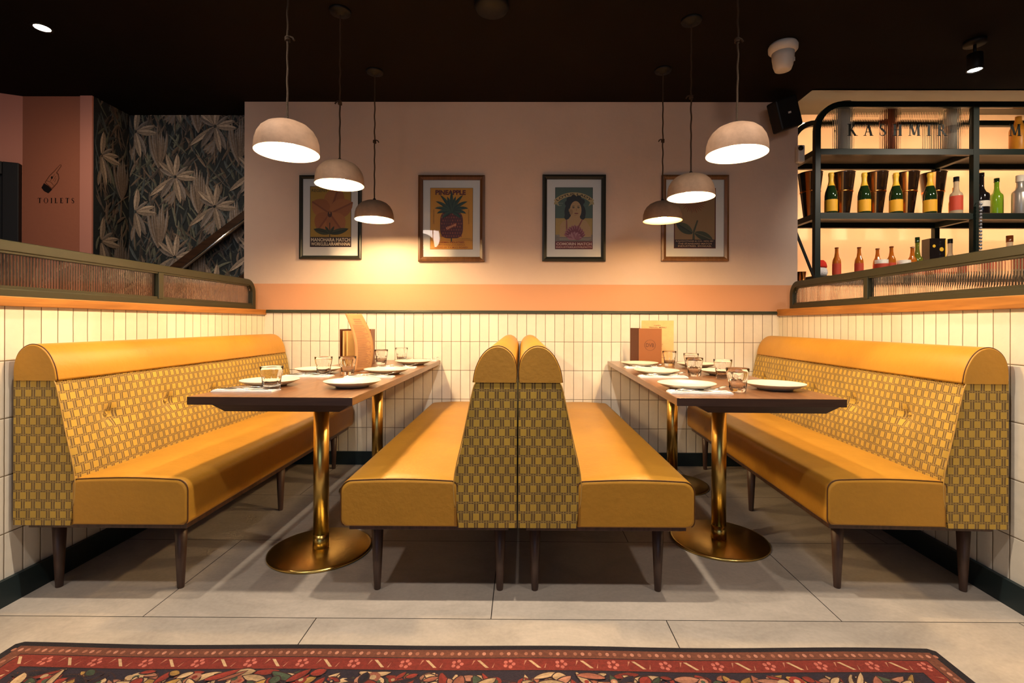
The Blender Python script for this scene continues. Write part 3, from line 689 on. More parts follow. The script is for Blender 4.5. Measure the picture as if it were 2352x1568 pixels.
# ================================================================== TABLES
ZT = 0.752
def table(label, loc, rot, w, ln, pc, ycols, group):
    t = thing('dining_table', label, 'table', loc, rot, group)
    MB().box(0, w, 0, ln, ZT - 0.0285, ZT).build('tabletop', 'table', t, bevel=0.0015)
    MB().box(0.0, w, -0.0015, 0.0, ZT - 0.0285, ZT - 0.0004).build('edge_band', 'table_edge', t)
    x0, x1, y0, y1 = 0.075, w - 0.012, 0.014, ln - 0.1
    i = 0.045
    u = MB(); u.add([(x0, y0, ZT - .0285), (x1, y0, ZT - .0285), (x1, y1, ZT - .0285), (x0, y1, ZT - .0285), (x0 + i, y0 + 0.012, ZT - .056), (x1 - i, y0 + 0.012, ZT - .056), (x1 - i, y1 - i, ZT - .056), (x0 + i, y1 - i, ZT - .056)],
             [(0, 1, 2, 3), (4, 5, 6, 7), (0, 1, 5, 4), (1, 2, 6, 5), (2, 3, 7, 6), (3, 0, 4, 7)])
    u.build('underframe', 'table_edge', t)
    for yc in ycols:
        c = MB().lathe([(.033, .012), (.033, ZT - .056)], 32); c.v = [(pc + x, yc + y, z) for x, y, z in c.v]
        c = c.build('column', 'brass', t); c['label'] = 'brushed brass column'
        b = MB().lathe([(.0, 0), (.218, 0), (.222, .004), (.221, .009), (.21, .0125), (.05, .014), (.0, .014)], 64); b.v = [(pc + x, yc + y, z) for x, y, z in b.v]
        b = b.build('base_plate', 'brass', t); b['label'] = 'round brushed brass foot disc'
        k = MB().lathe([(.0345, .013), (.0345, .075)], 32); k.v = [(pc + x, yc + y, z) for x, y, z in k.v]
        k.build('collar', 'brass', c)
    return t
GT = 'dark wood pedestal tables'
table('dark wood table on brass pedestals in the left booth', (-1.200, 1.765, 0), -0.012, 0.597, 1.78, 0.297, (0.45, 1.28), GT)
table('dark wood table on brass pedestals in the right booth', (0.562, 1.785, 0), -0.030, 0.600, 1.74, 0.355, (0.56, 1.36), GT)

# ================================================================== TABLEWARE
def plate_mb():
    return MB().lathe([(0, .002), (.062, .002), (.066, .001), (.068, .004), (.095, .013), (.114, .023), (.1165, .0255), (.115, .0265), (.108, .0225), (.09, .0135), (.07, .008), (.0, .0065)], 56)
PL = [(-1.068, 2.09, 'cream plate at the near left corner of the left table, behind a tumbler'), (-0.708, 2.065, 'cream plate nearest the middle benches on the near half of the left table'),
      (-1.082, 2.62, 'cream plate beside the wall-side banquette, half way along the left table'), (-0.712, 2.60, 'cream plate on the aisle edge half way along the left table, beside the menu holder'),
      (-0.695, 3.17, 'small-looking cream plate on the left table closest to the tiled rear wall, right side'), (-1.10, 3.395, 'cream plate hidden behind the menus at the far end of the left table'),
      (0.680, 2.035, 'cream plate at the near inner corner of the right table, above a napkin'), (1.045, 2.04, 'cream plate at the near outer corner of the right table, beside a tumbler'),
      (0.712, 2.60, 'cream plate on the inner edge half way along the right table'), (1.060, 2.60, 'cream plate half hidden behind tumblers on the outer edge of the right table'),
      (0.740, 3.10, 'cream plate on the right table at the foot of the brown menu book'), (1.080, 3.05, 'farthest cream plate on the outer edge of the right table')]
p0 = None
for x, y, lab in PL:
    if p0 is None:
        p0 = plate_mb().build('plate', 'ceramic', loc=(x, y, ZT)); tag(p0, lab, 'plate', 'dinner plates on the two tables')
    else:
        o = p0.copy(); COL.objects.link(o); o.location = (x, y, ZT); o['label'] = lab
def tumbler_mb():
    prof = [(0, .0), (.028, .0), (.031, .003), (.0325, .012), (.0345, .03), (.0370, .052), (.0390, .060), (.0415, .078), (.0435, .0925), (.0428, .0940), (.0415, .0925), (.0395, .078), (.0365, .058), (.0335, .040), (.0305, .024), (.024, .016), (0, .015)]
    def rm(a, j, z):
        if j < 2 or j > 6: return 1.0
        k = {2: .6, 3: 1, 4: 1, 5: .9, 6: .25}[j]
        return 1 - 0.055 * k * abs(math.cos(a * 4.5)) ** 0.7
    return MB().lathe(prof, 72, rmod=rm)
GL = [(-0.988, 1.945, 'clear faceted tumbler at the near edge of the left table'), (-1.005, 2.50, 'clear tumbler on the left table in front of the wall-side middle plate'), (-0.893, 2.53, 'clear tumbler just in front of the menus on the left table'),
      (-0.905, 3.18, 'clear tumbler behind the menu holder on the left table, right of its cover'), (-0.835, 3.43, 'clear tumbler farthest back on the left table, against the tiles'),
      (0.850, 1.945, 'clear faceted tumbler nearest the front edge of the right table'), (0.985, 2.42, 'clear tumbler second from the front on the right table'), (0.885, 2.53, 'clear tumbler in the centre of the right table, in front of another'),
      (0.995, 2.90, 'clear tumbler peeping out behind the central one on the right table'), (0.940, 3.14, 'clear tumbler beside the brown menu book on the right table')]
g0 = None
for x, y, lab in GL:
    if g0 is None:
        g0 = tumbler_mb().build('tumbler', 'tumbler', loc=(x, y, ZT + 0.0005)); tag(g0, lab, 'glass', 'water tumblers on the two tables')
    else:
        o = g0.copy(); COL.objects.link(o); o.location = (x, y, ZT + 0.0005); o['label'] = lab
def napkin_mb():
    b = MB(); 
    def sheet(x0, x1, y0, y1, z0, z1, sag):
        n = 14; top = []; 
        rings = []
        for i in range(n + 1):
            x = x0 + (x1 - x0) * i / n; e = sag * math.sin(i * 1.3) * 0.0006
            rings.append([(x, y0 + e, z0), (x, y1 + e, z0), (x, y1 + e, z1 + e), (x, y0 + e, z1 + 1.5 * e)])
        b.loft(rings, smooth=False)
    sheet(0, .235, 0, .075, 0, .0035, 1); sheet(.004, .232, .003, .070, .0038, .0075, 2)
    return b
def fork_mb():
    b = MB(); n = 12; rings = []
    for i in range(n + 1):          # handle to neck
        t = i / n; x = .13 * t; w = .0045 - .0022 * t if t > .2 else .0055 - .003 * t; z = .0105 + .004 * math.sin(PI * t)
        rings.append([(x, -w, z), (x, w, z), (x, w, z + .0022), (x, -w, z + .0022)])
    for x, w, z in ((.137, .006, .0115), (.146, .0105, .010), (.158, .0115, .0115), (.166, .0115, .0145)):
        rings.append([(x, -w, z), (x, w, z), (x, w, z + .0018), (x, -w, z + .0018)])
    b.loft(rings)
    for k in range(4):
        y = -.0095 + k * .00633
        b.loft([[(x, y - w, z), (x, y + w, z), (x, y + w, z + .0015), (x, y - w, z + .0015)] for x, w, z in ((.166, .0018, .0146), (.185, .0015, .020), (.200, .0008, .0225))])
    return b
def knife_mb():
    b = MB(); rings = []
    for x, w0, w1, h in ((0, .004, .004, .005), (.01, .0065, .0065, .006), (.085, .005, .005, .006), (.095, .003, .008, .002), (.16, .003, .010, .0014), (.195, .003, .006, .0012), (.205, .001, .001, .0012)):
        rings.append([(x, -w0, .008), (x, w1, .008), (x, w1, .008 + h), (x, -w0, .008 + h)])
    return b.loft(rings)
NP = [(-1.192, 1.885, 0, 'front left corner of the left table'), (-1.175, 2.405, 0, 'wall side of the left table, half way back'), (-0.860, 2.37, 0.05, 'aisle side of the left table behind the near plate'),
      (-0.860, 2.89, 0.04, 'aisle side of the left table behind the middle plate'), (-0.830, 3.44, 0.02, 'far aisle corner of the left table against the tiles'),
      (0.572, 1.885, -0.03, 'near inner corner of the right table'), (0.590, 2.445, -0.03, 'inner side of the right table, half way back'), (0.625, 2.95, -0.03, 'inner side of the right table, farthest back')]
n0 = f0 = k0 = None
for x, y, r, lab in NP:
    if n0 is None:
        n0 = napkin_mb().build('napkin', 'napkin', loc=(x, y, ZT)); n0.rotation_euler = (0, 0, r); tag(n0, 'folded white napkin at the ' + lab, 'napkin', 'folded napkins on the tables')
        f0 = fork_mb().build('fork', 'steel', loc=(x + .04, y + .048, ZT)); f0.rotation_euler = (0, 0, r + 0.10); tag(f0, 'fork on napkin at the ' + lab, 'fork', 'forks on the napkins')
        k0 = knife_mb().build('knife', 'steel', loc=(x + .02, y + .022, ZT)); k0.rotation_euler = (0, 0, r - 0.03); tag(k0, 'knife on napkin at the ' + lab, 'knife', 'knives on the napkins')
    else:
        for src, dx, dy, da, wn in ((n0, 0, 0, 0, 'folded white napkin'), (f0, .04, .048, .10, 'fork on napkin'), (k0, .02, .022, -.03, 'knife on napkin')):
            o = src.copy(); COL.objects.link(o); o.location = (x + dx, y + dy, ZT); o.rotation_euler = (0, 0, r + da); o['label'] = wn + ' at the ' + lab

# ------------------------------------------------------------------ menus
t = thing('menu_holder', 'open brown leather menu folder standing on the left table', 'menu', (-1.150, 3.12, ZT))
hh = 0.226
def panel(mb, p0, p1, z0, z1, th=0.005):
    p0, p1 = Vector((*p0, 0)), Vector((*p1, 0)); dd = (p1 - p0).normalized(); n = Vector((-dd.y, dd.x, 0)) * th / 2
    pts = [p0 - n, p1 - n, p1 + n, p0 + n]
    mb.add([(p.x, p.y, z0) for p in pts] + [(p.x, p.y, z1) for p in pts], [(0, 1, 2, 3), (4, 5, 6, 7), (0, 1, 5, 4), (1, 2, 6, 5), (2, 3, 7, 6), (3, 0, 4, 7)]); return mb
panel(panel(MB(), (0.0, 0.0), (0.006, 0.15), 0, hh), (0.006, 0.15), (0.175, 0.15), 0, hh).build('back_cover', 'menu_dark', t)
panel(MB(), (0.175, 0.15), (0.200, -0.02), 0, hh).build('front_cover', 'menu_leather', t)
s1 = MB()
panel(s1, (0.018, 0.01), (0.030, 0.13), 0, .215, .010); s1.build('menu_page', 'cream_paper', t)
panel(MB(), (0.045, 0.0), (0.050, 0.13), 0, .213, .008).build('menu_page', 'cream_paper', t)
panel(MB(), (0.115, 0.06), (0.165, 0.10), 0, .212, .002).build('menu_page', 'mount', t)
# tall curved card
t = thing('menu_card', 'tall curved tan menu card leaning on the left table in front of the folder', 'menu', (-0.925, 2.66, ZT), 0.0)
nx, nz = 6, 24
def cardp(u, v, off=0.0):           # u across 0..1, v up 0..1
    z = 0.004 + 0.322 * v * 0.98; bow = 0.035 * math.sin(PI * v)
    x = -0.105 * v + 0.018 + bow + u * (0.085 + 0.012 * math.sin(PI * v)) * 0.80; y = 0.16 * v + u * 0.085 - bow * 0.6 - off
    return (x, y, z)
cb = MB(); vs = [cardp(i / nx, j / nz) for j in range(nz + 1) for i in range(nx + 1)] + [cardp(i / nx, j / nz, -0.0025) for j in range(nz + 1) for i in range(nx + 1)]
q = (nx + 1) * (nz + 1); fs = []
for j in range(nz):
    for i in range(nx):
        a = j * (nx + 1) + i; fs += [(a, a + 1, a + nx + 2, a + nx + 1), (q + a, q + a + 1, q + a + nx + 2, q + a + nx + 1)]
    for i in (0, nx):
        a = j * (nx + 1) + i; fs.append((a, a + nx + 1, q + a + nx + 1, q + a))
for j in (0, nz):
    for i in range(nx):
        a = j * (nx + 1) + i; fs.append((a, a + 1, q + a + 1, q + a))
cb.add(vs, fs, True); cb.build('menu_sheet', 'kraft', t)
tx = MB(); tr_ = random.Random(5)
def strip(u0, u1, v0, v1):
    tx.add([cardp(u0, v0, .0006), cardp(u1, v0, .0006), cardp(u1, v1, .0006), cardp(u0, v1, .0006)], [(0, 1, 2, 3)])
for v in (0.90, 0.885, 0.86, 0.845, 0.82):
    strip(0.33, 0.75, v, v + 0.006)
v = 0.79
while v > 0.06:
    l = tr_.uniform(0.45, 0.7); strip(0.16, 0.16 + l, v, v + 0.004)
    if tr_.random() < 0.6: strip(0.80, 0.86, v, v + 0.004)
    v -= 0.0145
tx.build('printed_text', 'menu_dark', t, fix=False)

t = thing('menu_book', 'closed brown leather menu book with round emblem, standing on the right table', 'menu', (0.755, 3.305, ZT))
panel(MB(), (-0.002, 0.10), (0.036, 0.0), 0, .238, .006).build('back_cover', 'menu_dark', t)
panel(MB(), (0.030, 0.0), (0.170, -0.045), 0, .236, .008).build('front_cover', 'menu_leather', t)
em = MB(); pc0 = Vector((0.030, 0.0, 0)); pd = (Vector((0.170, -0.045, 0)) - pc0).normalized(); pn_ = Vector((pd.y, -pd.x, 0))
def emb(x, z): p = pc0 + pd * x + pn_ * 0.0047; return (p.x, p.y, z)
for poly in _ring(0.073, 0.125, 0.036, 0.036, 0.003, thin=0.003, n=40) + text_polys('DVB', 0.047, 0.112, 0.099, 0.138, 0.02):
    em.add([emb(x, z) for x, z in poly], [list(range(len(poly)))])
em.build('emblem', 'menu_dark', t, fix=False)
t = thing('menu_card', 'tall cream paper menu standing behind the brown book on the right table', 'menu', (0.885, 3.445, ZT), 0.0)
pp0, pp1 = Vector((-0.045, 0.02, 0)), Vector((0.162, -0.045, 0)); pd2 = (pp1 - pp0).normalized(); pn2 = Vector((pd2.y, -pd2.x, 0))
def mc(x, z, o=0.0, b=0.0):
    p = pp0 + pd2 * x + pn2 * (o + 0.006 * math.sin(PI * x / .217) + z * -0.06); return (p.x, p.y, z)
sh = MB(); n = 10
vs = [mc(.217 * i / n, z, o) for z in (0.0, .145, .290) for o in (0, -.001) for i in range(n + 1)]
def ix(zi, oi, i): return (zi * 2 + oi) * (n + 1) + i
fs = []
for zi in range(2):
    for i in range(n):
        for oi in (0, 1): fs.append((ix(zi, oi, i), ix(zi, oi, i + 1), ix(zi + 1, oi, i + 1), ix(zi + 1, oi, i)))
sh.add(vs, fs, True); sh.build('menu_sheet', 'aged_paper', t, fix=False)
tx = MB()
for s_, x0, z0, x1, z1 in (("CAFE'S", .085, .2515, .130, .259), ('TRAVEL MENU', .050, .237, .168, .246)):
    for poly in text_polys(s_, x0, z0, x1, z1, 0.01): tx.add([mc(x, z, 0.0008) for x, z in poly], [list(range(len(poly)))])
v = 0.195
while v > 0.03:
    x1 = tr_.uniform(.12, .15)
    tx.add([mc(x, z, 0.0008) for x, z in ((.03, v), (x1, v), (x1, v + .0022), (.03, v + .0022))], [(0, 1, 2, 3)])
    v -= 0.0105 if tr_.random() < .7 else .02
tx.build('printed_text', 'menu_dark', t, fix=False)

# ================================================================== PENDANTS
RIM = 0.12
def pendant(label, x, y, zr, knots, bulbmat, seed, mid_tail=1, lean=0.0):
    t = thing('pendant_lamp', label, 'pendant lamp', (x, y, zr), 0.0, 'clay dome pendant lamps')
    r = random.Random(seed)
    outer = [(.120, .0), (.1205, .018), (.118, .042), (.111, .066), (.098, .088), (.078, .106), (.052, .118), (.026, .123), (0, .124)]
    inner = [(.120, .0), (.1165, .0015), (.114, .02), (.111, .042), (.104, .064), (.091, .084), (.072, .100), (.046, .111), (0, .115)]
    MB().lathe(outer, 64, rmod=lambda a, j, z: 1 + 0.006 * math.sin(3 * a + seed) * (z > 0.03), caps=False).build('lamp_shade', 'shade', t)
    si = MB().lathe(inner, 64, caps=False).build('shade_lining', 'shade_in', t, fix=False); si['label'] = 'white painted inside of the dome'
    MB().lathe([(.016, .095), (.016, .055), (.024, .050), (.026, .044)], 24).build('bulb_holder', 'white', t)
    bm_ = MB().lathe([(0, .0), (.012, .0015), (.022, .007), (.0265, .018), (.027, .028), (.024, .042), (.018, .055)], 32)
    bm_.v = [(a, b, c + .010) for a, b, c in bm_.v]; bm_.build('bulb', bulbmat, t)
    # cord: small wobble, with knots
    ztop = ZC - 0.02 - zr; pts = []; n = 60
    for i in range(n + 1):
        z = .120 + (ztop - .120) * i / n
        w_ = math.sin(PI * i / n)
        pts.append((0.0015 * math.sin(i * .9) * w_ + lean * w_, 0.0015 * math.cos(i * .7) * w_, z))
    c = MB().tube(pts, 0.0042, 8).build('cord', 'cord', t)
    kb = MB()
    for kz, side in knots:
        kz -= zr
        kb.tube([(0.007 * math.cos(a), 0.007 * math.sin(a), kz + 0.004 * a / PI - 0.008) for a in [i * PI / 5 for i in range(21)]], 0.0045, 7)
        kb.tube([(0, 0, kz), (side * .010, 0, kz + .010), (side * .020, .002, kz + .006), (side * .026, .002, kz - .004)], 0.004, 7)
    if knots: kb.build('knot', 'cord', c)
    MB().lathe([(0, ztop - .004), (.02, ztop - .004), (.024, ztop + .004), (.05, ztop + .008), (.055, ztop + .02)], 32).build('ceiling_rose', 'black', t)
    MB().lathe([(.008, .122), (.010, .126), (.009, .134), (.005, .138)], 12).build('cord_grip', 'black', t)
pendant('nearest and largest-looking clay pendant over the left table', -0.930, 1.947, 1.690, [(2.14, 1)], 'bulb', 1)
pendant('middle one of three clay pendants over the left table, before the flower poster', -0.935, 2.523, 1.724, [(2.145, -1)], 'bulb', 2)
pendant('farthest of the three clay pendants over the left table', -0.938, 3.130, 1.672, [(2.17, 1)], 'bulb', 3)
pendant('nearest and largest-looking clay pendant over the right table', 0.882, 2.034, 1.716, [(2.185, 1)], 'bulb', 4, lean=0.004)
pendant('middle one of three clay pendants over the right table, before the framed leaf poster', 0.888, 2.600, 1.683, [(2.21, -1)], 'bulb', 5)
pendant('farthest and dimmest clay pendant over the right table', 0.885, 3.110, 1.666, [(2.17, -1)], 'bulb_dim', 6)

# ================================================================== PICTURES
def frame(label, x0, x1, z0, z1, fmat, fw, mx, mz0, mz1):
    """frame from x0..x1, z0..z1; print inset by mx at the sides, mz0 below, mz1 above. returns (thing, Art in metres from the print's lower-left, w, h)"""
    t = thing('picture_frame', label, 'picture', ((x0 + x1) / 2, YW, (z0 + z1) / 2), 0.0, 'framed matchbox label prints')
    hw, hh_ = (x1 - x0) / 2, (z1 - z0) / 2
    fr_ = MB()
    o_ = [(-hw, -hh_), (hw, -hh_), (hw, hh_), (-hw, hh_)]; i_ = [(-hw + fw, -hh_ + fw), (hw - fw, -hh_ + fw), (hw - fw, hh_ - fw), (-hw + fw, hh_ - fw)]
    m_ = [(-hw + fw * .45, -hh_ + fw * .45), (hw - fw * .45, -hh_ + fw * .45), (hw - fw * .45, hh_ - fw * .45), (-hw + fw * .45, hh_ - fw * .45)]
    vs = [(x, -.001, z) for x, z in o_] + [(x, -.020, z) for x, z in o_] + [(x, -.024, z) for x, z in m_] + [(x, -.016, z) for x, z in i_] + [(x, -.004, z) for x, z in i_]
    fs = []
    for l in range(4):
        for k in range(4): fs.append((l * 4 + k, l * 4 + (k + 1) % 4, (l + 1) * 4 + (k + 1) % 4, (l + 1) * 4 + k))
    fr_.add(vs, fs); fr_.build('frame', fmat, t)
    MB().box(-hw + fw * .8, hw - fw * .8, -.008, -.003, -hh_ + fw * .8, hh_ - fw * .8).build('mount', 'mount', t)
    px, pz = -hw + fw + mx, -hh_ + fw + mz0; pw, ph = (hw - fw - mx) - px, (hh_ - fw - mz1) - pz
    return t, Art(lambda x, y, k: (px + x, -.0082 - k, pz + y), 0.00004), pw, ph
def glazing(t, hw, hh_):
    g = MB().box(-hw, hw, -.0135, -.0125, -hh_, hh_).build('glazing', 'glazing', t); return g

# 1: flower
t, a, w_, h_ = frame('black frame with an orange flower print, leftmost on the rear wall', -1.605, -1.158, 1.478, 2.080, 'frame_black', 0.024, 0.050, 0.063, 0.052)
a.rect(0, 0, w_, h_, (0.10, 0.05, 0.012)); a.rect(.004, .004, w_ - .004, h_ - .004, (0.42, 0.24, 0.03))
a.rect(0, 0, w_, h_ * .165, (0.035, 0.012, 0.01))
a.polys(text_polys('MANOHARA MATCH', .008, h_ * .09, w_ - .008, h_ * .150, 0.03), (0.70, 0.55, 0.36))
a.polys(text_polys('WORKS,ELLAIRAMPANNAI', .008, h_ * .015, w_ - .008, h_ * .078, 0.03), (0.70, 0.55, 0.36))
a.polys(text_polys('REGENT', .012, h_ * .905, w_ * .42, h_ * .955, 0.02), (0.10, 0.07, 0.02))
cx, cy = w_ * .48, h_ * .55
for an, ln, wd in ((1.25, .205, .15), (2.55, .155, .13), (0.45, .185, .135), (-2.2, .150, .145), (-0.95, .160, .145)):
    a.leaf(cx, cy, an, ln, wd, (0.42, 0.15, 0.04), (0.36, 0.12, 0.032), 0.0, 9, (0.26, 0.08, 0.025))
a.ell(cx, cy - .005, .016, .022, (0.08, 0.025, 0.012)); a.ell(cx, cy + .01, .006, .014, (0.30, 0.11, 0.03))
a.rect(w_ * .47, h_ * .165, w_ * .49, h_ * .40, (0.03, 0.03, 0.015))
for an, ln, wd in ((2.95, .12, .042), (0.18, .14, .042), (2.2, .06, .02), (0.95, .06, .02)):
    a.leaf(w_ * .48, h_ * .225, an, ln, wd, (0.06, 0.06, 0.02), (0.035, 0.04, 0.015), 0.15 if an < 1.5 else -0.15, 8, (0.015, 0.015, 0.008))
a.build('print', 'art', t); glazing(t, .20, .276)
# 2: pineapple
t, a, w_, h_ = frame('brown frame with the yellow pineapple print, second from the left', -0.747, -0.268, 1.462, 2.083, 'frame_brown', 0.034, 0.051, 0.054, 0.055)
a.rect(0, 0, w_, h_, (0.20, 0.09, 0.01)); a.rect(.003, .003, w_ - .003, h_ - .003, (0.62, 0.27, 0.015))
a.polys(text_polys('PINEAPPLE', w_ * .12, h_ * .885, w_ * .83, h_ * .965, 0.05), (0.12, 0.012, 0.01))
cx = w_ * .50
a.poly([(cx + .083 * math.copysign(abs(math.cos(q_)) ** .55, math.cos(q_)), h_ * .40 + .098 * math.copysign(abs(math.sin(q_)) ** .6, math.sin(q_))) for q_ in [2 * PI * i / 40 for i in range(40)]], (0.10, 0.014, 0.012))
pr = random.Random(2)
for i in range(9):
    for j in range(8):
        x = cx - .07 + .0175 * i + (.00875 if j % 2 else 0); y = h_ * .40 - .082 + .0225 * j
        if abs(x - cx) < .075 and y < h_ * .58: 
            k = pr.uniform(.6, 1.3); a.poly([(x, y - .008), (x + .006, y), (x, y + .008), (x - .006, y)], (0.24 * k, 0.045 * k, 0.02 * k))
a.rect(cx - .005, h_ * .125, cx + .004, h_ * .18, (0.02, 0.03, 0.015))
for an, ln, b_ in ((1.57, .17, 0), (1.2, .165, -.5), (1.94, .165, .5), (0.9, .155, -.7), (2.24, .155, .7), (0.62, .14, -.9), (2.52, .14, .9), (0.35, .12, -1.0), (2.79, .12, 1.0), (1.4, .13, -.2), (1.75, .13, .2), (-.2, .09, -.9), (3.34, .09, .9)):
    a.leaf(cx, h_ * .60, an, ln * .92, .024, (0.012, 0.035, 0.022), (0.03, 0.06, 0.03), b_, 7)
def rot2(ps, an, ox, oy): return [[(ox + (x - ox) * math.cos(an) - (y - oy) * math.sin(an), oy + (x - ox) * math.sin(an) + (y - oy) * math.cos(an)) for x, y in p] for p in ps]
a.polys(rot2([_r(cx - .040, h_ * .345, cx + .042, h_ * .395)], .45, cx, h_ * .36), (0.30, 0.06, 0.02))
a.polys(rot2(text_polys('Ginny', cx - .038, h_ * .348, cx + .040, h_ * .392, .02), .45, cx, h_ * .36), (0.80, 0.36, 0.16))
a.rect(0, h_ * .145, w_, h_ * .149, (0.25, 0.08, 0.01))
a.polys(text_polys('CARMAL INDUSTRIES', w_ * .2, h_ * .10, w_ * .80, h_ * .130, 0.02), (0.30, 0.05, 0.01))
a.polys(text_polys('MECHUCHA (P.O) KERALA', w_ * .2, h_ * .058, w_ * .82, h_ * .083, 0.01), (0.30, 0.06, 0.01))
a.polys(text_polys('ADDED BY P.K.M.V.I. BOARD', w_ * .11, h_ * .018, w_ * .88, h_ * .045, 0.01), (0.30, 0.06, 0.01))
a.polys(text_polys('THAT MINNANAY', w_ * .62, h_ * .165, w_ * .95, h_ * .178, 0.0), (0.12, 0.06, 0.01))
for s_, x_ in (('SAFETY MATCHES', .085), ('50 MATCH STICKS', .90)):
    a.polys(rot2(text_polys(s_, w_ * x_ - .052, h_ * .53 - .004, w_ * x_ + .052, h_ * .53 + .004), PI / 2, w_ * x_, h_ * .53), (0.22, 0.08, 0.015))
a.build('print', 'art', t); glazing(t, .205, .276)
# 3: lady with lotus
t, a, w_, h_ = frame('black frame with a print of a woman above a lotus, third from the left', 0.147, 0.602, 1.466, 2.088, 'frame_black', 0.032, 0.060, 0.056, 0.057)
a.rect(0, 0, w_, h_, (0.03, 0.02, 0.012)); a.rect(.003, .003, w_ - .003, h_ - .003, (0.075, 0.115, 0.085))
a.rect(.003, h_ * .12, w_ - .003, h_ * .50, (0.42, 0.27, 0.07)); a.rect(.003, h_ * .12, w_ - .003, h_ * .235, (0.24, 0.18, 0.13))
for i in range(9): a.rect(.006 + pr.uniform(0, .03), h_ * (.125 + .012 * i), w_ - .006 - pr.uniform(0, .03), h_ * (.129 + .012 * i), pr.choice([(0.45, 0.37, 0.27), (0.13, 0.11, 0.09)]))
cx = w_ * .53
def bannerp(u, v): an = PI * (.80 - .60 * u); return (w_ * .5 + (.155 + v) * math.cos(an) * .92, h_ * .84 - .105 + (.155 + v) * math.sin(an) * .72)
a.poly([bannerp(i / 16, .002) for i in range(17)] + [bannerp(1 - i / 16, .040) for i in range(17)], (0.48, 0.34, 0.14))
a.poly([bannerp(0, .0), bannerp(-.09, -.03), bannerp(-.07, .0), bannerp(-.1, .02), bannerp(0, .03)], (0.40, 0.30, 0.13)); a.poly([bannerp(1, .0), bannerp(1.09, -.03), bannerp(1.07, .0), bannerp(1.1, .02), bannerp(1, .03)], (0.40, 0.30, 0.13))
tp = text_polys('LOTUS LADY', 0.04, .010, .96, .032, 0.03)
a.polys([[bannerp(x, y) for x, y in p] for p in tp], (0.05, 0.03, 0.015))
a.polys(text_polys('50 MATCH', w_ * .04, h_ * .735, w_ * .2, h_ * .75), (0.40, 0.38, 0.30)); a.polys(text_polys('STICKS', w_ * .04, h_ * .70, w_ * .17, h_ * .715), (0.40, 0.38, 0.30))
HAIR, SKIN, SK2 = (0.012, 0.012, 0.012), (0.46, 0.28, 0.12), (0.34, 0.19, 0.075)
a.ell(cx - .002, h_ * .735, .062, .055, HAIR); a.ell(cx - .046, h_ * .60, .030, .060, HAIR); a.ell(cx + .050, h_ * .59, .026, .055, HAIR)
for x_, y_, r_ in ((-.04, .80, .022), (-.01, .83, .022), (.025, .82, .022), (.05, .77, .02), (-.055, .74, .02), (-.055, .52, .022), (.055, .52, .018), (-.03, .50, .018)): a.ell(cx + x_, h_ * y_, r_, r_, HAIR)
a.poly([(w_ * .12, h_ * .20), (w_ * .13, h_ * .38), (w_ * .20, h_ * .45), (w_ * .36, h_ * .49), (w_ * .44, h_ * .56), (w_ * .62, h_ * .56), (w_ * .68, h_ * .49), (w_ * .82, h_ * .46), (w_ * .93, h_ * .36), (w_ * .96, h_ * .20)], SKIN)
a.ell(cx + .004, h_ * .63, .042, .066, SKIN); a.ell(cx - .040, h_ * .63, .006, .012, SK2)
for dx in (-.012, .024):
    a.ell(cx + dx, h_ * .672, .009, .0035, HAIR); a.leaf(cx + dx - .011, h_ * .692, .15, .022, .004, HAIR)
a.leaf(cx + .008, h_ * .665, -1.45, .024, .006, SK2); a.ell(cx + .009, h_ * .578, .015, .0045, (0.20, 0.05, 0.03)); a.leaf(cx - .01, h_ * .545, .1, .03, .004, SK2)
a.ell(cx - .028, h_ * .60, .012, .02, SK2); 
for pts in ([(w_ * .29, h_ * .48), (w_ * .32, h_ * .475), (w_ * .33, h_ * .30), (w_ * .29, h_ * .30)], [(w_ * .74, h_ * .48), (w_ * .71, h_ * .485), (w_ * .57, h_ * .33), (w_ * .62, h_ * .33)]): a.poly(pts, (0.24, 0.07, 0.05))
for an in (.35, .6, .85, 1.1, 1.35, 1.57, 1.79, 2.04, 2.29, 2.54, 2.79):
    a.leaf(w_ * .52, h_ * .18, an, .098 - .012 * abs(an - 1.57), .032, (0.30, 0.085, 0.10), (0.20, 0.04, 0.06), 0, 8, (0.45, 0.22, 0.20))
for an in (.2, .7, 1.57, 2.44, 2.94, 1.1, 2.0): a.leaf(w_ * .52, h_ * .165, an, .055, .028, (0.42, 0.19, 0.20), (0.30, 0.10, 0.12), 0, 7)
a.rect(.002, .002, w_ - .002, h_ * .125, (0.17, 0.025, 0.025))
a.polys(text_polys('COMORIN MATCH', w_ * .03, h_ * .062, w_ * .97, h_ * .108, 0.04), (0.62, 0.42, 0.32))
a.polys(text_polys('INDUSTRIES,KOVILPATTI', w_ * .03, h_ * .014, w_ * .97, h_ * .046, 0.03), (0.62, 0.36, 0.28))
a.build('print', 'art', t); glazing(t, .195, .276)
# 4: rayed flower and leaves
t, a, w_, h_ = frame('tan wood frame with a rayed flower print, half hidden by two pendants, rightmost', 1.003, 1.484, 1.470, 2.088, 'frame_tan', 0.032, 0.058, 0.060, 0.060)
a.rect(0, 0, w_, h_, (0.13, 0.030, 0.012)); a.rect(.008, .008, w_ - .008, h_ - .008, (0.30, 0.17, 0.065))
cx, cy = w_ * .46, h_ * .80
for i in range(34):
    an = 2 * PI * i / 34; a.leaf(cx + .02 * math.cos(an), cy + .02 * math.sin(an), an, .072 + .01 * (i % 2), .012, (0.34, 0.14, 0.045), (0.20, 0.08, 0.03), 0, 5)
a.ell(cx, cy, .022, .022, (0.40, 0.2, 0.04))
a.poly([(w_ * .44, h_ * .14), (w_ * .50, h_ * .14), (w_ * .49, h_ * .26), (w_ * .58, h_ * .46), (w_ * .55, h_ * .47), (w_ * .46, h_ * .30)], (0.06, 0.06, 0.025))
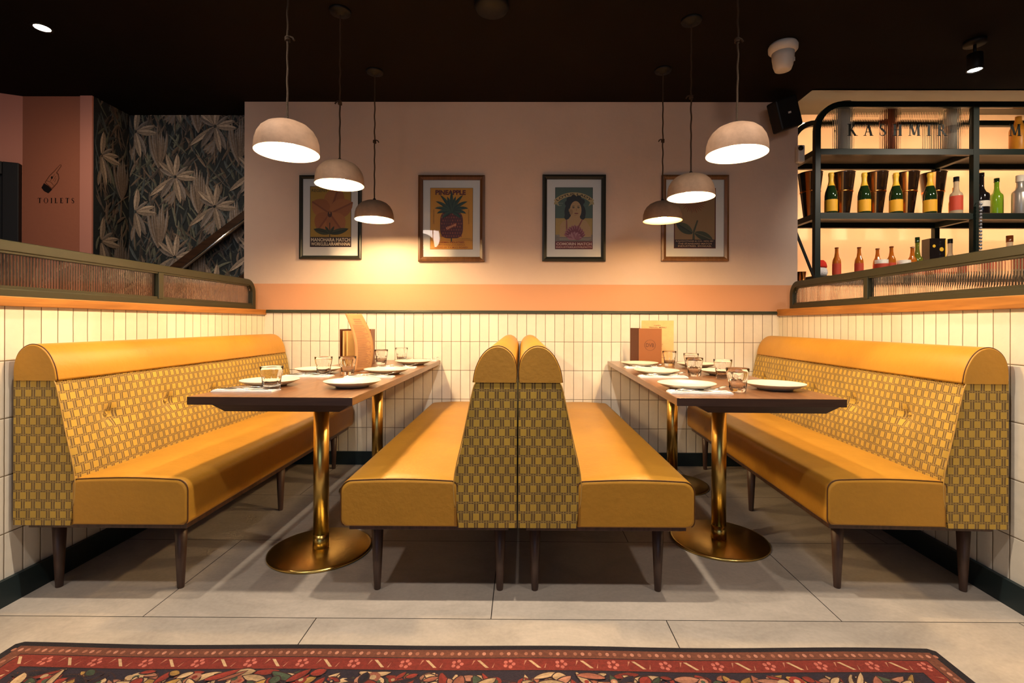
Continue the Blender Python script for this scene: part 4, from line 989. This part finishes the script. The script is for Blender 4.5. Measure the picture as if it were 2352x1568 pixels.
a.leaf(w_ * .44, h_ * .25, 2.55, .135, .068, (0.04, 0.045, 0.018), (0.07, 0.075, 0.03), .1, 9, (0.02, 0.02, 0.01)); a.leaf(w_ * .50, h_ * .26, -.35, .14, .06, (0.05, 0.055, 0.022), (0.035, 0.04, 0.016), -.1, 9, (0.14, 0.11, 0.05))
a.rect(.006, .006, w_ - .006, h_ * .145, (0.028, 0.012, 0.010))
for s_, y0_ in (('RAJARATNAM & CO. MFD BY', .103), ('THE STANDARD MATCH', .064), ('INDUSTRIES. SIVAKASI.', .024)):
    m_ = .05 if y0_ > .1 else .10
    a.polys(text_polys(s_, w_ * m_, h_ * y0_, w_ * (1 - m_), h_ * (y0_ + .028), 0.02), (0.50, 0.30, 0.16))
a.build('print', 'art', t); glazing(t, .208, .276)

# ================================================================== SIGN ON THE HALL WALL
t = thing('toilets_sign', 'TOILETS lettering with a pointing hand painted on the salmon wall', 'sign', (-3.305, 3.48, 1.90))
a = Art(lambda x, y, k: (x, -.0012 - k, y), 0.00005)
INK, LN = (0.012, 0.008, 0.008), (0.16, 0.055, 0.03)
a.polys(serif_word('TOILETS', -0.130, -0.040, 0.036, width=0.262), INK)
hm = lambda pts: [(-0.052 + x * math.cos(.90) - y * math.sin(.90), 0.085 + x * math.sin(.90) + y * math.cos(.90)) for x, y in pts]
a.poly(hm([(-.045, -.034), (-.008, -.038), (-.004, .0), (-.008, .036), (-.045, .030), (-.052, 0)]), INK)
a.poly(hm([(-.008, -.036), (.05, -.040), (.085, -.030), (.108, -.006), (.110, .010), (.165, .014), (.172, .022), (.165, .030), (.10, .034), (.06, .040), (.0, .036)]), LN)
a.poly(hm([(.0, -.030), (.05, -.034), (.082, -.024), (.100, -.004), (.102, .014), (.162, .018), (.166, .022), (.162, .026), (.10, .028), (.06, .034), (.004, .030)]), (0.42, 0.16, 0.09))
for p in ([(.045, -.02), (.075, -.012), (.074, -.009), (.044, -.017)], [(.045, -.006), (.085, .0), (.084, .003), (.045, -.003)], [(.03, .008), (.09, .014), (.09, .017), (.03, .012)], [(.02, -.03), (.024, -.03), (.03, .0), (.02, .03), (.016, .03), (.026, 0)]):
    a.poly(hm(p), LN)
a.ell(*hm([(.058, .016)])[0], .007, .010, INK)
a.build('lettering', 'art', t)

# ================================================================== HANDRAIL
t = thing('stair_handrail', 'dark wooden handrail slanting up the palm wallpaper', 'handrail', (-2.69, 3.79, 1.40))
dx, dz = 0.80, 0.585
MB().bar([(-.40, -.045, -.35 * .585 / .80 - .06), (dx, -.045, dz)], 0.075, 0.04).build('rail', 'rail', t, bevel=0.008)
MB().tube([(-.36, -.075, -.36 * .585 / .80 - .085), (dx, -.075, dz - .035)], 0.012, 10).build('grab_bar', 'steel', t)
MB().box(0.10, .12, -.03, 0, .02, .05).box(.55, .57, -.03, 0, .33, .37).build('bracket', 'black', t)
t = thing('stair_stringer', 'lower dark stair edge showing just above the left screen end', 'stair', (-2.14, 3.79, 1.36))
MB().bar([(-.05, -.03, -.05), (.16, -.03, .10)], 0.045, 0.05).build('stringer_board', 'rail', t)

# ================================================================== SCREENS ON THE PARTITIONS
def screen(label, loc, rot, dr, ys, zt, zb, mull, ext):
    """local: -y runs toward the viewer; dr=+1 glass lies away from the booth on +x"""
    t = thing('glass_screen', label, 'screen', loc, rot, 'fluted glass screens on the booth partitions')
    r = 0.075; y1 = 0.0; pts = [(0, y1 - .017, zb)]
    for i in range(9):
        an = PI / 2 * i / 8; pts.append((0, y1 - .017 - r + r * math.cos(an), zt - .02 - r + r * math.sin(an)))
    pts.append((0, -ext, zt - .02))
    MB().bar(pts, 0.040, 0.040, (1, 0, 0)).build('top_rail', 'screen', t, bevel=0.003)
    MB().bar([(dr * -.0, y1 - .06, zt - .043), (0, -ext, zt - .043)], 0.010, 0.030, (1, 0, 0)).build('glazing_bead', 'screen', t)
    MB().box(-.020, .020, -ext, y1 - .036, zb, zb + .030).build('bottom_rail', 'screen', t, bevel=0.003)
    MB().box(-.013, .013, -ext, y1 - .036, zb + .030, zb + .042).build('glazing_bead', 'screen', t)
    MB().box(-.020, .020, mull - .018, mull + .018, zb + .030, zt - .04).build('mullion', 'screen', t, bevel=0.003)
    for a0, a1 in ((mull + .018, y1 - .037), (-ext, mull - .018)):
        p = 0.0122; n = int((a1 - a0) / p); p = (a1 - a0) / n; K = 6; top = zt - .041; bot = zb + .04
        f = []; bk = []
        for i in range(n * K + 1):
            y = a0 + p * i / K; ph = (i % K) / K
            f.append((y, 0.0013 * math.sqrt(max(0, 1 - (2 * ph - 1) ** 2 * 0.95))))
        def tz(y): 
            e = (y1 - .037) - y
            return top - (0.055 - math.sqrt(max(0, .055 ** 2 - (.055 - e) ** 2)) if e < .055 else 0)
        m_ = MB(); vs = []
        for y, x in f: vs += [(-dr * (x + .001), y, bot), (-dr * (x + .001), y, tz(y)), (dr * .002, y, tz(y)), (dr * .002, y, bot)]
        fs = []
        for i in range(len(f) - 1):
            b = i * 4
            for k in range(4): fs.append((b + k, b + (k + 1) % 4, b + 4 + (k + 1) % 4, b + 4 + k))
        m_.add(vs, fs, False); m_.f.append([0, 3, 2, 1]); m_.sm.append(False); e = len(vs) - 4; m_.f.append([e, e + 1, e + 2, e + 3]); m_.sm.append(False)
        m_.build('glass_pane', 'glass', t)
screen('olive framed fluted glass screen above the left banquette', (-1.930, 3.530, 0), 0.0, -1, 0, 1.322, 1.112, -0.925, 2.38)
screen('olive framed fluted glass screen above the right banquette, before the bar', (1.925, 3.515, 0), RA, 1, 0, 1.318, 1.127, -0.815, 2.38)

# ================================================================== SMALL WALL AND CEILING FITTINGS
t = thing('wall_speaker', 'black box speaker tilted high on the right end of the rear wall', 'speaker', (1.805, 3.40, 2.460), (0.12, -0.33, 0.06))
MB().box(-.080, .080, -.05, .06, -.103, .103).build('cabinet', 'black', t, bevel=0.012)
MB().box(-.010, .010, -.0525, -.05, -.006, .006).build('badge', 'white', t)
MB().box(-.015, .015, .06, .15, -.02, .02).build('bracket', 'black', t)
t = thing('security_camera', 'white dome sensor hanging from the ceiling left of the bar', 'camera', (1.49, 2.83, ZC), (0.0, 0.0, 0.3))
MB().lathe([(0, 0), (.072, 0), (.078, -.012), (.077, -.034), (.068, -.044), (.062, -.050)], 40).build('housing', 'white', t)
ln = MB().lathe([(.060, -.048), (.058, -.080), (.052, -.120), (.043, -.145), (.03, -.150), (0, -.150)], 40).build('lens_dome', 'white', t)
MB().box(.035, .075, -.012, .012, -.085, -.062).build('tab', 'white', t)
t = thing('motion_sensor', 'small white motion sensor on the right edge of the rear wall', 'sensor', (1.985, YW, 2.235), (0, 0, 0))
MB().box(-.022, .028, -.045, 0.0, -.062, .062).build('housing', 'white', t, bevel=0.010)
MB().lathe([(0, .0), (.016, .002), (.018, .010), (0, .016)], 20).build('lens', 'black', t, loc=(-.008, -.045, .034), rot=(PI / 2, 0, 0))
t = thing('spotlight', 'black ceiling spotlight with a lit lens in front of the bar', 'spotlight', (2.545, 2.79, ZC))
MB().lathe([(0, 0), (.052, 0), (.052, -.022), (0, -.022)], 32).build('ceiling_plate', 'black', t)
MB().tube([(0, 0, -.02), (0, 0, -.075)], 0.008, 10).build('stem', 'black', t)
MB().lathe([(.020, -.070), (.036, -.076), (.038, -.165), (.034, -.168), (.033, -.160)], 32).build('lamp_body', 'black', t)
MB().lathe([(0, -.161), (.033, -.161)], 24, caps=False).build('lens', 'lamp_white', t)
t = thing('downlight', 'small lit downlight recessed in the black ceiling at the far left', 'downlight', (-2.61, 2.665, ZC))
MB().lathe([(.036, 0), (.048, 0), (.048, -.004), (.036, -.004)], 32, caps=False).build('trim_ring', 'black', t)
MB().lathe([(0, -.003), (.036, -.003)], 24, caps=False).build('lens', 'downlight', t)
t = thing('smoke_detector', 'black round fitting on the ceiling above the middle benches', 'smoke detector', (-0.155, 2.47, ZC))
MB().lathe([(0, 0), (.085, 0), (.088, -.012), (.078, -.030), (.03, -.042), (0, -.042)], 40).build('housing', 'black', t)
lamp('spotlight_beam', 'SPOT', (2.545, 2.79, ZC - 0.175), 45, (1.0, 0.85, 0.7), 0.03, (2.75, 3.7, 1.6), 1.7, 0.7)
lamp('bar_fill_light', 'SPOT', (3.7, 2.5, ZC - 0.05), 60, (1.0, 0.82, 0.62), 0.04, (3.4, 3.8, 1.8), 1.6, 0.7)  # added fill for the bottle fronts, no lamp hangs here

# ================================================================== BAR SHELVES
FY, BY = 3.715, 4.06; SX0, SX1 = 2.21, 5.75
ZS = [1.378, 1.850, 2.330, 2.685]
t = thing('bar_shelf_unit', 'dark green metal shelving unit with rounded corners behind the bar', 'shelving', (SX0, FY, 0))
D = BY - FY
def post_frame(y):
    r = .19; z1 = ZS[3] - .02; pts = [(0, y, 0.98)]
    for i in range(9):
        an = PI - PI / 2 * i / 8; pts.append((r + r * math.cos(an), y, z1 - r + r * math.sin(an)))
    pts.append((SX1 - SX0, y, z1)); return pts
MB().bar(post_frame(0), .042, .04).build('front_frame', 'shelf_metal', t, bevel=0.003)
MB().bar(post_frame(D), .042, .04).build('rear_frame', 'shelf_metal', t, bevel=0.003)
for px in (1.177, 2.354):
    MB().box(px - .021, px + .021, -.0185, .0185, 0.98, ZS[3] - .02).build('post', 'shelf_metal', t)
    MB().box(px - .020, px + .020, D - .0185, D + .0185, 0.98, ZS[3] - .02).build('post', 'shelf_metal', t)
for z in ZS[:3]:
    MB().box(.021, SX1 - SX0, -.017, .017, z - .042, z).build('front_rail', 'shelf_metal', t)
    MB().box(.021, SX1 - SX0, D - .017, D + .017, z - .042, z).build('rear_rail', 'shelf_metal', t)
    for px in (0, 1.177, 2.354): MB().box(px - .02, px + .02, .02, D - .02, z - .042, z).build('side_rail', 'shelf_metal', t)
    sb = MB().box(.0, SX1 - SX0, .0, D, z + .0005, z + .008).build('shelf_board', 'olive_ceiling', t)
for z in ZS:
    MB().box(.03, SX1 - SX0, D + .024, D + .034, z - .02, z - .004).build('led_strip', 'lip_glow', t)
pane = MB(); vs = []; n = 90; x0, x1 = .03, 1.15; zb_, zt_ = ZS[2] + .002, ZS[3] - .042
p = (x1 - x0) / n; K = 4; F = []
for i in range(n * K + 1):
    x = x0 + p * i / K; ph = (i % K) / K; F.append((x, .0008 * math.sqrt(max(0, 1 - (2 * ph - 1) ** 2 * .95))))
def ptop(x):
    e = x - .021; r = .17
    return zt_ - (r - math.sqrt(max(0, r * r - (r - e) ** 2)) if e < r else 0)
for x, q_ in F: vs += [(x, -.001 - q_, zb_), (x, -.001 - q_, ptop(x)), (x, .003, ptop(x)), (x, .003, zb_)]
fs = []
for i in range(len(F) - 1):
    b = i * 4
    for k in range(4): fs.append((b + k, b + (k + 1) % 4, b + 4 + (k + 1) % 4, b + 4 + k))
pane.add(vs, fs); pane.f.append([0, 3, 2, 1]); pane.sm.append(False); e = len(vs) - 4; pane.f.append([e, e + 1, e + 2, e + 3]); pane.sm.append(False)
pane.build('sign_pane', 'glass', t)
MB().box(1.205, 2.326, -.002, .003, zb_, zt_).build('sign_pane', 'glazing', t)
def letter(ch, x, z0):
    a = Art(lambda x, y, k: (x, -.0045 - k, y), 0.00005); a.polys(serif_word(ch, x, z0, .090), (0.01, 0.012, 0.008))
    return a.build('sign_letter', 'art', t)
gp = (.745 / .090 - sum(glyph(c)[1] for c in 'KASHMIR')) / 6; lx = 0.225
for ch in 'KASHMIR':
    letter(ch, lx, 2.432); lx += (glyph(ch)[1] + gp) * .090
letter('.', 0.125, 2.425); letter('.', 0.990, 2.432); letter('M', 1.432, 2.432)
t = thing('bar_back_counter', 'pale counter behind the bar, mostly hidden by the right screen', 'counter', (SX0 - .3, 3.66, 0))
MB().box(0, SX1 - SX0 + .6, 0, .62, 0, .94).build('cabinet', 'dark_back', t)
MB().box(-.02, SX1 - SX0 + .62, -.03, .62, .94, .975).build('countertop', 'bar_wall', t)

def bottle(name, label, cat, x, y, z, prof, m, group, extra=(), seg=24, order=True):
    t = thing(name, label, cat, (x, y, z), 0.0, group)
    MB().lathe(prof, seg).build('bottle_body', m, t)
    for pn_n, pf, mm in extra: MB().lathe(pf, seg, caps=False).build(pn_n, mm, t)
    return t
# champagne
CP = [(0, .002), (.040, 0), (.0435, .006), (.0435, .145), (.040, .175), (.030, .205), (.019, .235), (.0150, .262), (.0150, .30), (0, .30)]
CX = [2.372, 2.626, 2.868, 3.128]
c0 = bottle('champagne_bottle', 'first green bottle with yellow foil from the left shelf post', 'bottle', CX[0], 3.80, ZS[1] + .009, CP, 'champ', 'yellow foiled champagne bottles on the middle shelf',
            (('foil', [(.0262, .220), (.0205, .236), (.0165, .262), (.0175, .292), (.020, .300), (.0195, .312), (.0175, .322), (0, .325)], 'foil'), ('label', [(.0441, .022), (.0441, .112)], 'label_yellow')))
for x, nm in zip(CX[1:], ('second', 'third', 'fourth')):
    dup(c0, (x, 3.80, ZS[1] + .009), nm + ' yellow foiled champagne bottle from the left shelf post')
# tapered buckets
def bucket(x, y, label, first=None):
    if first: return dup(first, (x, y, ZS[1] + .009), label)
    t = thing('wine_bucket', label, 'bucket', (x, y, ZS[1] + .009), 0.0, 'tapered dark and copper buckets on the middle shelf')
    MB().lathe([(0, .001), (.045, 0), (.048, .004), (.088, .355), (.091, .362), (.086, .360), (.05, .03), (0, .02)], 36, rmod=lambda a, j, z: 1 + .0 * z).build('bucket_body', 'bucket', t)
    pn2_ = MB(); 
    for a0 in (-2.5, -0.15, 1.9):
        vs = []
        for i in range(5):
            an = a0 + .45 * i / 4
            vs += [(.0495 * math.cos(an), .0495 * math.sin(an), .006), (.0893 * math.cos(an), .0893 * math.sin(an), .355)]
        pn2_.add(vs, [(i * 2, i * 2 + 2, i * 2 + 3, i * 2 + 1) for i in range(4)], True)
    pn2_.build('copper_facet', 'copper', t, fix=False)
    MB().lathe([(.0715, .205), (.0745, .208), (.0745, .216), (.0730, .218)], 36, caps=False).build('ring', 'copper', t)
    return t
b0 = bucket(2.300, 3.95, 'dark tapered bucket partly behind the left shelf post')
for x, nm in ((2.555, 'dark tapered bucket between the first and second champagne bottles'), (2.815, 'dark tapered bucket between the second and third champagne bottles'), (3.060, 'dark tapered bucket between the third and fourth champagne bottles'), (3.275, 'dark tapered bucket right of the fourth champagne bottle')):
    bucket(x, 3.95, nm, b0)
def shouldered(r, hs, hn, rn, top): return [(0, .002), (r * .93, 0), (r, .006), (r, hs * .86), (r * .93, hs * .94), (r * .6, hs * 1.02), (rn * 1.15, hn), (rn, hn + .02), (rn, top), (0, top)]
GS = 'spirit bottles on the middle shelf'
bottle('spirit_bottle', 'clear bottle with red label and black cap left of the second post', 'bottle', 3.315, 3.785, ZS[1] + .009, shouldered(.040, .17, .19, .016, .27), 'clear_bottle', GS,
       (('label', [(.0408, .03), (.0408, .14)], 'red_label'), ('cap', [(.018, .252), (.018, .288), (0, .288)], 'black')))
bottle('spirit_bottle', 'black bottle with pale slanted label right of the second post', 'bottle', 3.565, 3.85, ZS[1] + .009, shouldered(.052, .185, .215, .017, .33), 'dark_glass', GS,
       (('label', [(.0525, .07), (.0525, .115)], 'tube_cream'), ('cap', [(.0185, .31), (.0185, .338), (0, .338)], 'dark_glass')))
bottle('spirit_bottle', 'lime green bottle behind the silver one, right of the black bottle', 'bottle', 3.760, 3.93, ZS[1] + .009, shouldered(.042, .20, .225, .016, .31), 'lime_glass', GS,
       (('cap', [(.018, .29), (.018, .32), (0, .32)], 'champ'),))
bottle('spirit_bottle', 'silvery square-shouldered bottle with pale cap at the right picture edge', 'bottle', 3.815, 3.80, ZS[1] + .009, shouldered(.050, .19, .21, .022, .29), 'silver', GS,
       (('cap', [(.026, .255), (.026, .305), (0, .305)], 'tube_cream'),))
bottle('spirit_bottle', 'small orange bottle squeezed against the second shelf post', 'bottle', 3.475, 3.98, ZS[1] + .009, shouldered(.040, .16, .19, .016, .26), 'tube_orange', GS)
# top shelf tubes and bottles
GP = 'tall bottles behind the KASHMIR glass'
bottle('bottle_tube', 'tall cream tube rising above the shelf frame, left of the KASHMIR sign', 'bottle', 2.505, 3.86, ZS[2] + .009, [(0, 0), (.058, 0), (.058, .395), (.052, .405), (0, .405)], 'tube_cream', GP)
bottle('bottle_tube', 'tall red-brown tube seen through the middle of KASHMIR', 'bottle', 2.885, 3.88, ZS[2] + .009, [(0, 0), (.045, 0), (.045, .36), (0, .362)], 'tube_red', GP)
bottle('bottle_tube', 'white tube with a dark round mark by the second post on the top shelf', 'bottle', 3.320, 3.84, ZS[2] + .009, [(0, 0), (.050, 0), (.050, .34), (0, .342)], 'tube_cream', GP,
       (('round_mark', [(.0505, .15), (.0505, .21)], 'silver'),))
bottle('bottle_tube', 'orange bottle behind the letter M at the top right', 'bottle', 3.860, 3.86, ZS[2] + .009, shouldered(.055, .22, .26, .02, .30), 'tube_orange', GP)
# bottom shelf
BP = [(0, .002), (.027, 0), (.030, .005), (.030, .115), (.027, .135), (.017, .158), (.0125, .19), (.0115, .222), (.0135, .224), (.0135, .229), (0, .230)]
b1 = bottle('beer_bottle', 'amber beer bottle with red label, first from the left post', 'bottle', 2.455, 3.86, ZS[0] + .009, BP, 'amber', 'amber beer bottles on the bottom shelf',
            (('label', [(.0305, .02), (.0305, .105)], 'red_label'), ('bottle_cap', [(.0142, .222), (.0142, .231), (0, .233)], 'amber_dark')))
for x, y, lab in ((2.615, 3.84, 'amber beer bottle, second from the left post'), (2.800, 3.90, 'amber beer bottle, left one of the close pair'), (2.835, 3.80, 'amber beer bottle, right and nearer one of the close pair'), (3.010, 3.82, 'amber beer bottle just left of the green wine bottle')):
    dup(b1, (x, y, ZS[0] + .009), lab)
GB2 = 'bottles on the bottom shelf'
bottle('wine_bottle', 'olive green bottle beside the black printed box', 'bottle', 3.080, 3.86, ZS[0] + .009, shouldered(.037, .16, .20, .014, .31), 'olive_glass', GB2, (('cap', [(.0155, .27), (.0155, .312), (0, .312)], 'champ'),))
t = thing('gift_box', 'black printed carton between the olive bottle and the clear one', 'box', (3.215, 3.87, ZS[0] + .009))
MB().box(-.062, .062, -.04, .04, 0, .30).build('carton', 'dark_glass', t, bevel=.002)
gx = MB()
for x0_, z, n_ in ((-.03, .12, 22), (-.01, .08, 16)):
    for poly in _path([(x0_ + .0035 * i, z + .008 * math.sin(i * 1.5) + .0008 * i) for i in range(n_)], [.003] * n_): gx.add([(x, -.0415, y) for x, y in poly], [list(range(len(poly)))])
gx.add([(.055, -.0415, .03), (.062, -.0415, .03), (.062, -.0415, .29), (.055, -.0415, .29)], [(0, 1, 2, 3)])
for cx_, cz_, r_ in ((-.03, .24, .012), (.028, .215, .016)): gx.add([(cx_ + r_ * math.cos(i * PI / 8), -.0415, cz_ + r_ * math.sin(i * PI / 8)) for i in range(16)], [list(range(16))])
gx.build('gold_print', 'foil', t, fix=False)
bottle('spirit_bottle', 'clear round bottle with black cap right of the black box', 'bottle', 3.335, 3.86, ZS[0] + .009, shouldered(.045, .16, .18, .015, .285), 'clear_bottle', GB2, (('cap', [(.0165, .265), (.0165, .30), (0, .30)], 'black'),))
bottle('spirit_bottle', 'clear bottle with dark cap, right of the hanging chain', 'bottle', 3.785, 3.85, ZS[0] + .009, shouldered(.046, .18, .22, .020, .30), 'clear_bottle', GB2, (('cap', [(.022, .275), (.022, .325), (0, .325)], 'amber_dark'),))
bottle('spirit_bottle', 'clear bottle with dark cap cut by the right picture edge', 'bottle', 3.965, 3.84, ZS[0] + .009, shouldered(.046, .18, .22, .020, .30), 'clear_bottle', GB2, (('cap', [(.022, .275), (.022, .325), (0, .325)], 'black'),))
bottle('spirit_bottle', 'slim bottle with a dark pourer beside the hanging chain', 'bottle', 3.535, 3.86, ZS[0] + .009, shouldered(.028, .14, .18, .009, .24), 'clear_bottle', GB2, (('pourer', [(.008, .235), (.005, .285), (0, .285)], 'black'),))
# glasses and bits among the bottles
j0 = bottle('jar', 'pale jar left of the close pair of beer bottles', 'jar', 2.745, 3.78, ZS[0] + .009, [(0, 0), (.042, 0), (.044, .09), (.044, .125), (0, .125)], 'tube_cream', 'pale jars between the beer bottles', (('label', [(.0445, .015), (.0445, .095)], 'red_label'),))
for x, y, lab in ((2.930, 3.80, 'pale jar right of the close pair of beer bottles'), (3.115, 3.78, 'pale jar under the olive bottle, left of the black box'), (3.23, 3.77, 'pale jar in front of the black printed box')):
    dup(j0, (x, y, ZS[0] + .009), lab)
t = thing('plush_hat', 'little red cap on white plush beside the left shelf post', 'ornament', (2.305, 3.83, ZS[0] + .009))
MB().lathe([(0, 0), (.045, .005), (.055, .03), (.048, .06), (.03, .075), (0, .08)], 24).build('plush_base', 'fluff', t)
rc = MB().lathe([(0, .13), (.02, .127), (.035, .11), (.042, .085), (.043, .07)], 24); rc.v = [(x + .008, y, z) for x, y, z in rc.v]; rc.build('red_cap', 'santa_red', t)
t = thing('copper_cup', 'copper jigger cup beside the rear wall end, left of the shelf post', 'cup', (2.115, 3.75, .976))
MB().lathe([(0, 0), (.03, 0), (.022, .20), (.02, .30), (.036, .44), (.034, .44), (.016, .30), (0, .29)], 28).build('cup_body', 'copper', t)
t = thing('hanging_chain', 'silver bead chain hanging down the second shelf post', 'chain', (3.385, 3.66, ZS[1] - .02))
ch = MB()
for i in range(17):
    z = -.025 * i - .01 + .09
    ch.lathe([(0, z - .0105), (.009, z - .008), (.011, z), (.009, z + .008), (0, z + .0105)], 12)
ch.build('bead_string', 'chain', t)
MB().tube([(0, 0, .10), (0, .03, .10)], .003, 6).build('hook', 'chain', t)
t = thing('slanted_bars', 'thin black slanted bars beside the rear wall end', 'frame', (2.00, 3.66, .976), (0, 0.0, 0.0))
MB().bar([(.025, 0, .73), (.165, 0, .38), (.165, 0, 0)], .016, .012).build('frame_bars', 'black', t)  # slanted black bars left of the shelf end

# ================================================================== RUG
RX0, RX1, RY0, RY1 = -1.585, 1.285, -0.45, 1.553
t = thing('patterned_rug', 'red, navy and cream oriental rug on the floor in front of the booths', 'rug', (0, 0, 0), -0.001)
def edge(y): return 0
rb = MB(); nx = 160
def wav(x): return 0.006 * math.sin(x * 2.1 + .5) + 0.003 * math.sin(x * 7) - (0.010 * math.exp(-((x - .42) / .35) ** 2))
vs = []
for i in range(nx + 1):
    x = RX0 + (RX1 - RX0) * i / nx; y1 = RY1 + wav(x)
    if i in (0, nx): y1 -= .012
    vs += [(x, RY0, 0.001), (x, RY0, .009), (x, y1 - .006, .009), (x, y1, .005), (x, y1, 0.001)]
fs = []
for i in range(nx):
    b = i * 5
    for k in range(5): fs.append((b + k, b + (k + 1) % 5, b + 5 + (k + 1) % 5, b + 5 + k))
rb.add(vs, fs, False); rb.f.append([0, 1, 2, 3, 4]); rb.sm.append(False); rb.f.append([nx * 5 + k for k in (4, 3, 2, 1, 0)]); rb.sm.append(False)
rb.build('pile', mat('dark_navy_rug_edge', (0.014, 0.010, 0.014), .95, bump=.8, bscale=250), t)
ra = Art(lambda x, y, k: (x, y + wav(x) * max(0, min(1, (y - 1.0) / .5)), .0092 + k), 0.0000005)
RR = random.Random(11)
E1, E2, E3 = .026, .062, .115       # dark edge, brown guard, red border
def band(m0, m1, col):
    X = [RX0 + m0 + (RX1 - RX0 - 2 * m0) * i / 60 for i in range(61)]
    ra.k += ra.step
    for i in range(60): ra.poly([(X[i], RY1 - m1), (X[i + 1], RY1 - m1), (X[i + 1], RY1 - m0), (X[i], RY1 - m0)], col, False)
    for i in range(30):
        ya, yb = RY0 + m0 + (RY1 - RY0 - 2 * m0) * i / 30, RY0 + m0 + (RY1 - RY0 - 2 * m0) * (i + 1) / 30
        if i == 0: ra.k += ra.step
        for xa, xb in ((RX0 + m0, RX0 + m1), (RX1 - m1, RX1 - m0)): ra.poly([(xa, ya), (xb, ya), (xb, yb), (xa, yb)], col, False)
band(E1, E2, (0.13, 0.042, 0.024)); band(E2 + .003, E3, (0.16, 0.020, 0.013))
for i in range(70):
    for j in range(26):
        xa = RX0 + E3 + .004 + (RX1 - RX0 - 2 * E3 - .008) * i / 70; xb = RX0 + E3 + .004 + (RX1 - RX0 - 2 * E3 - .008) * (i + 1) / 70
        ya = RY0 + E3 + (RY1 - RY0 - 2 * E3 - .004) * j / 26; yb = RY0 + E3 + (RY1 - RY0 - 2 * E3 - .004) * (j + 1) / 26
        ra.poly([(xa, ya), (xb, ya), (xb, yb), (xa, yb)], (0.018, 0.012, 0.022), False)
PK, CR, RD, GN, YL = (0.36, 0.16, 0.10), (0.46, 0.31, 0.17), (0.23, 0.028, 0.018), (0.05, 0.07, 0.042), (0.34, 0.19, 0.05)
def along(fn, m):                    # repeat a motif along the far and both side bands
    n = int((RX1 - RX0 - 2 * m) / .075)
    for i in range(n + 1): fn(RX0 + m + (RX1 - RX0 - 2 * m) * i / n, RY1 - m, 0, i)
    n = int((RY1 - RY0 - 2 * m) / .075)
    for i in range(n):
        y = RY1 - m - .075 - (RY1 - RY0 - 2 * m) * i / n * .97
        fn(RX0 + m, y, PI / 2, i); fn(RX1 - m, y, PI / 2, i)
def guard(x, y, r, i):
    for dx in (-.022, .0, .022):
        ra.ell(x + dx * math.cos(r), y + dx * math.sin(r), .006, .008, (0.30, 0.12, 0.075) if dx else (0.42, 0.19, 0.13), 8)
def border(x, y, r, i):
    c, s = math.cos(r), math.sin(r); T = lambda a, b: (x + a * c - b * s, y + a * s + b * c)
    if i % 2: 
        for q_ in range(5): an = q_ * 2 * PI / 5; ra.ell(*T(.013 * math.cos(an), .013 * math.sin(an)), .006, .007, (0.42, 0.12, 0.09), 8)
    else:
        ra.poly([T(-.020, .016), T(-.010, .016), T(.018, -.016), T(.008, -.016)], CR)
        ra.poly([T(-.030, .016), T(-.024, .016), T(-.034, -.006)], PK); ra.poly([T(.034, .006), T(.026, -.016), T(.030, -.016)], PK)
along(guard, (E1 + E2) / 2); along(border, (E2 + E3) / 2 + .001)
def infield(x, y, m=.0): return RX0 + E3 + .02 + m < x < RX1 - E3 - .02 - m and RY0 + E3 + .02 + m < y < RY1 - E3 - .012 - m
n_ = 0
while n_ < 3000:
    x = RR.uniform(RX0, RX1); y = RY1 - E3 - abs(RR.gauss(0, .22)) if RR.random() < .65 else RR.uniform(RY0, RY1)
    an = RR.uniform(0, 2 * PI); ln = RR.uniform(.03, .10)
    if not (infield(x, y) and infield(x + ln * math.cos(an), y + ln * math.sin(an))): continue
    n_ += 1
    c = RR.choice([CR, CR, PK, RD, RD, YL, GN, (0.30, 0.10, 0.06), (0.018, 0.012, 0.022)]); k = RR.uniform(.7, 1.1)
    if RR.random() < .3: 
        if infield(x, y, .02):
            ra.ell(x, y, ln * .22, ln * .22, dim(c, k), 10); ra.ell(x, y, ln * .10, ln * .10, dim(RR.choice([CR, RD, GN]), k), 8)
    else:
        lw = RR.uniform(.012, .032); ra.leaf(x - .003 * math.cos(an), y - .003 * math.sin(an), an, ln + .006, lw + .008, (0.03, 0.012, 0.012), bend=0.3, n=6)
        ra.leaf(x, y, an, ln, lw, dim(c, k), dim(c, k * .8), 0.3, 6)
pt = ra.build('pattern', 'rug', t)
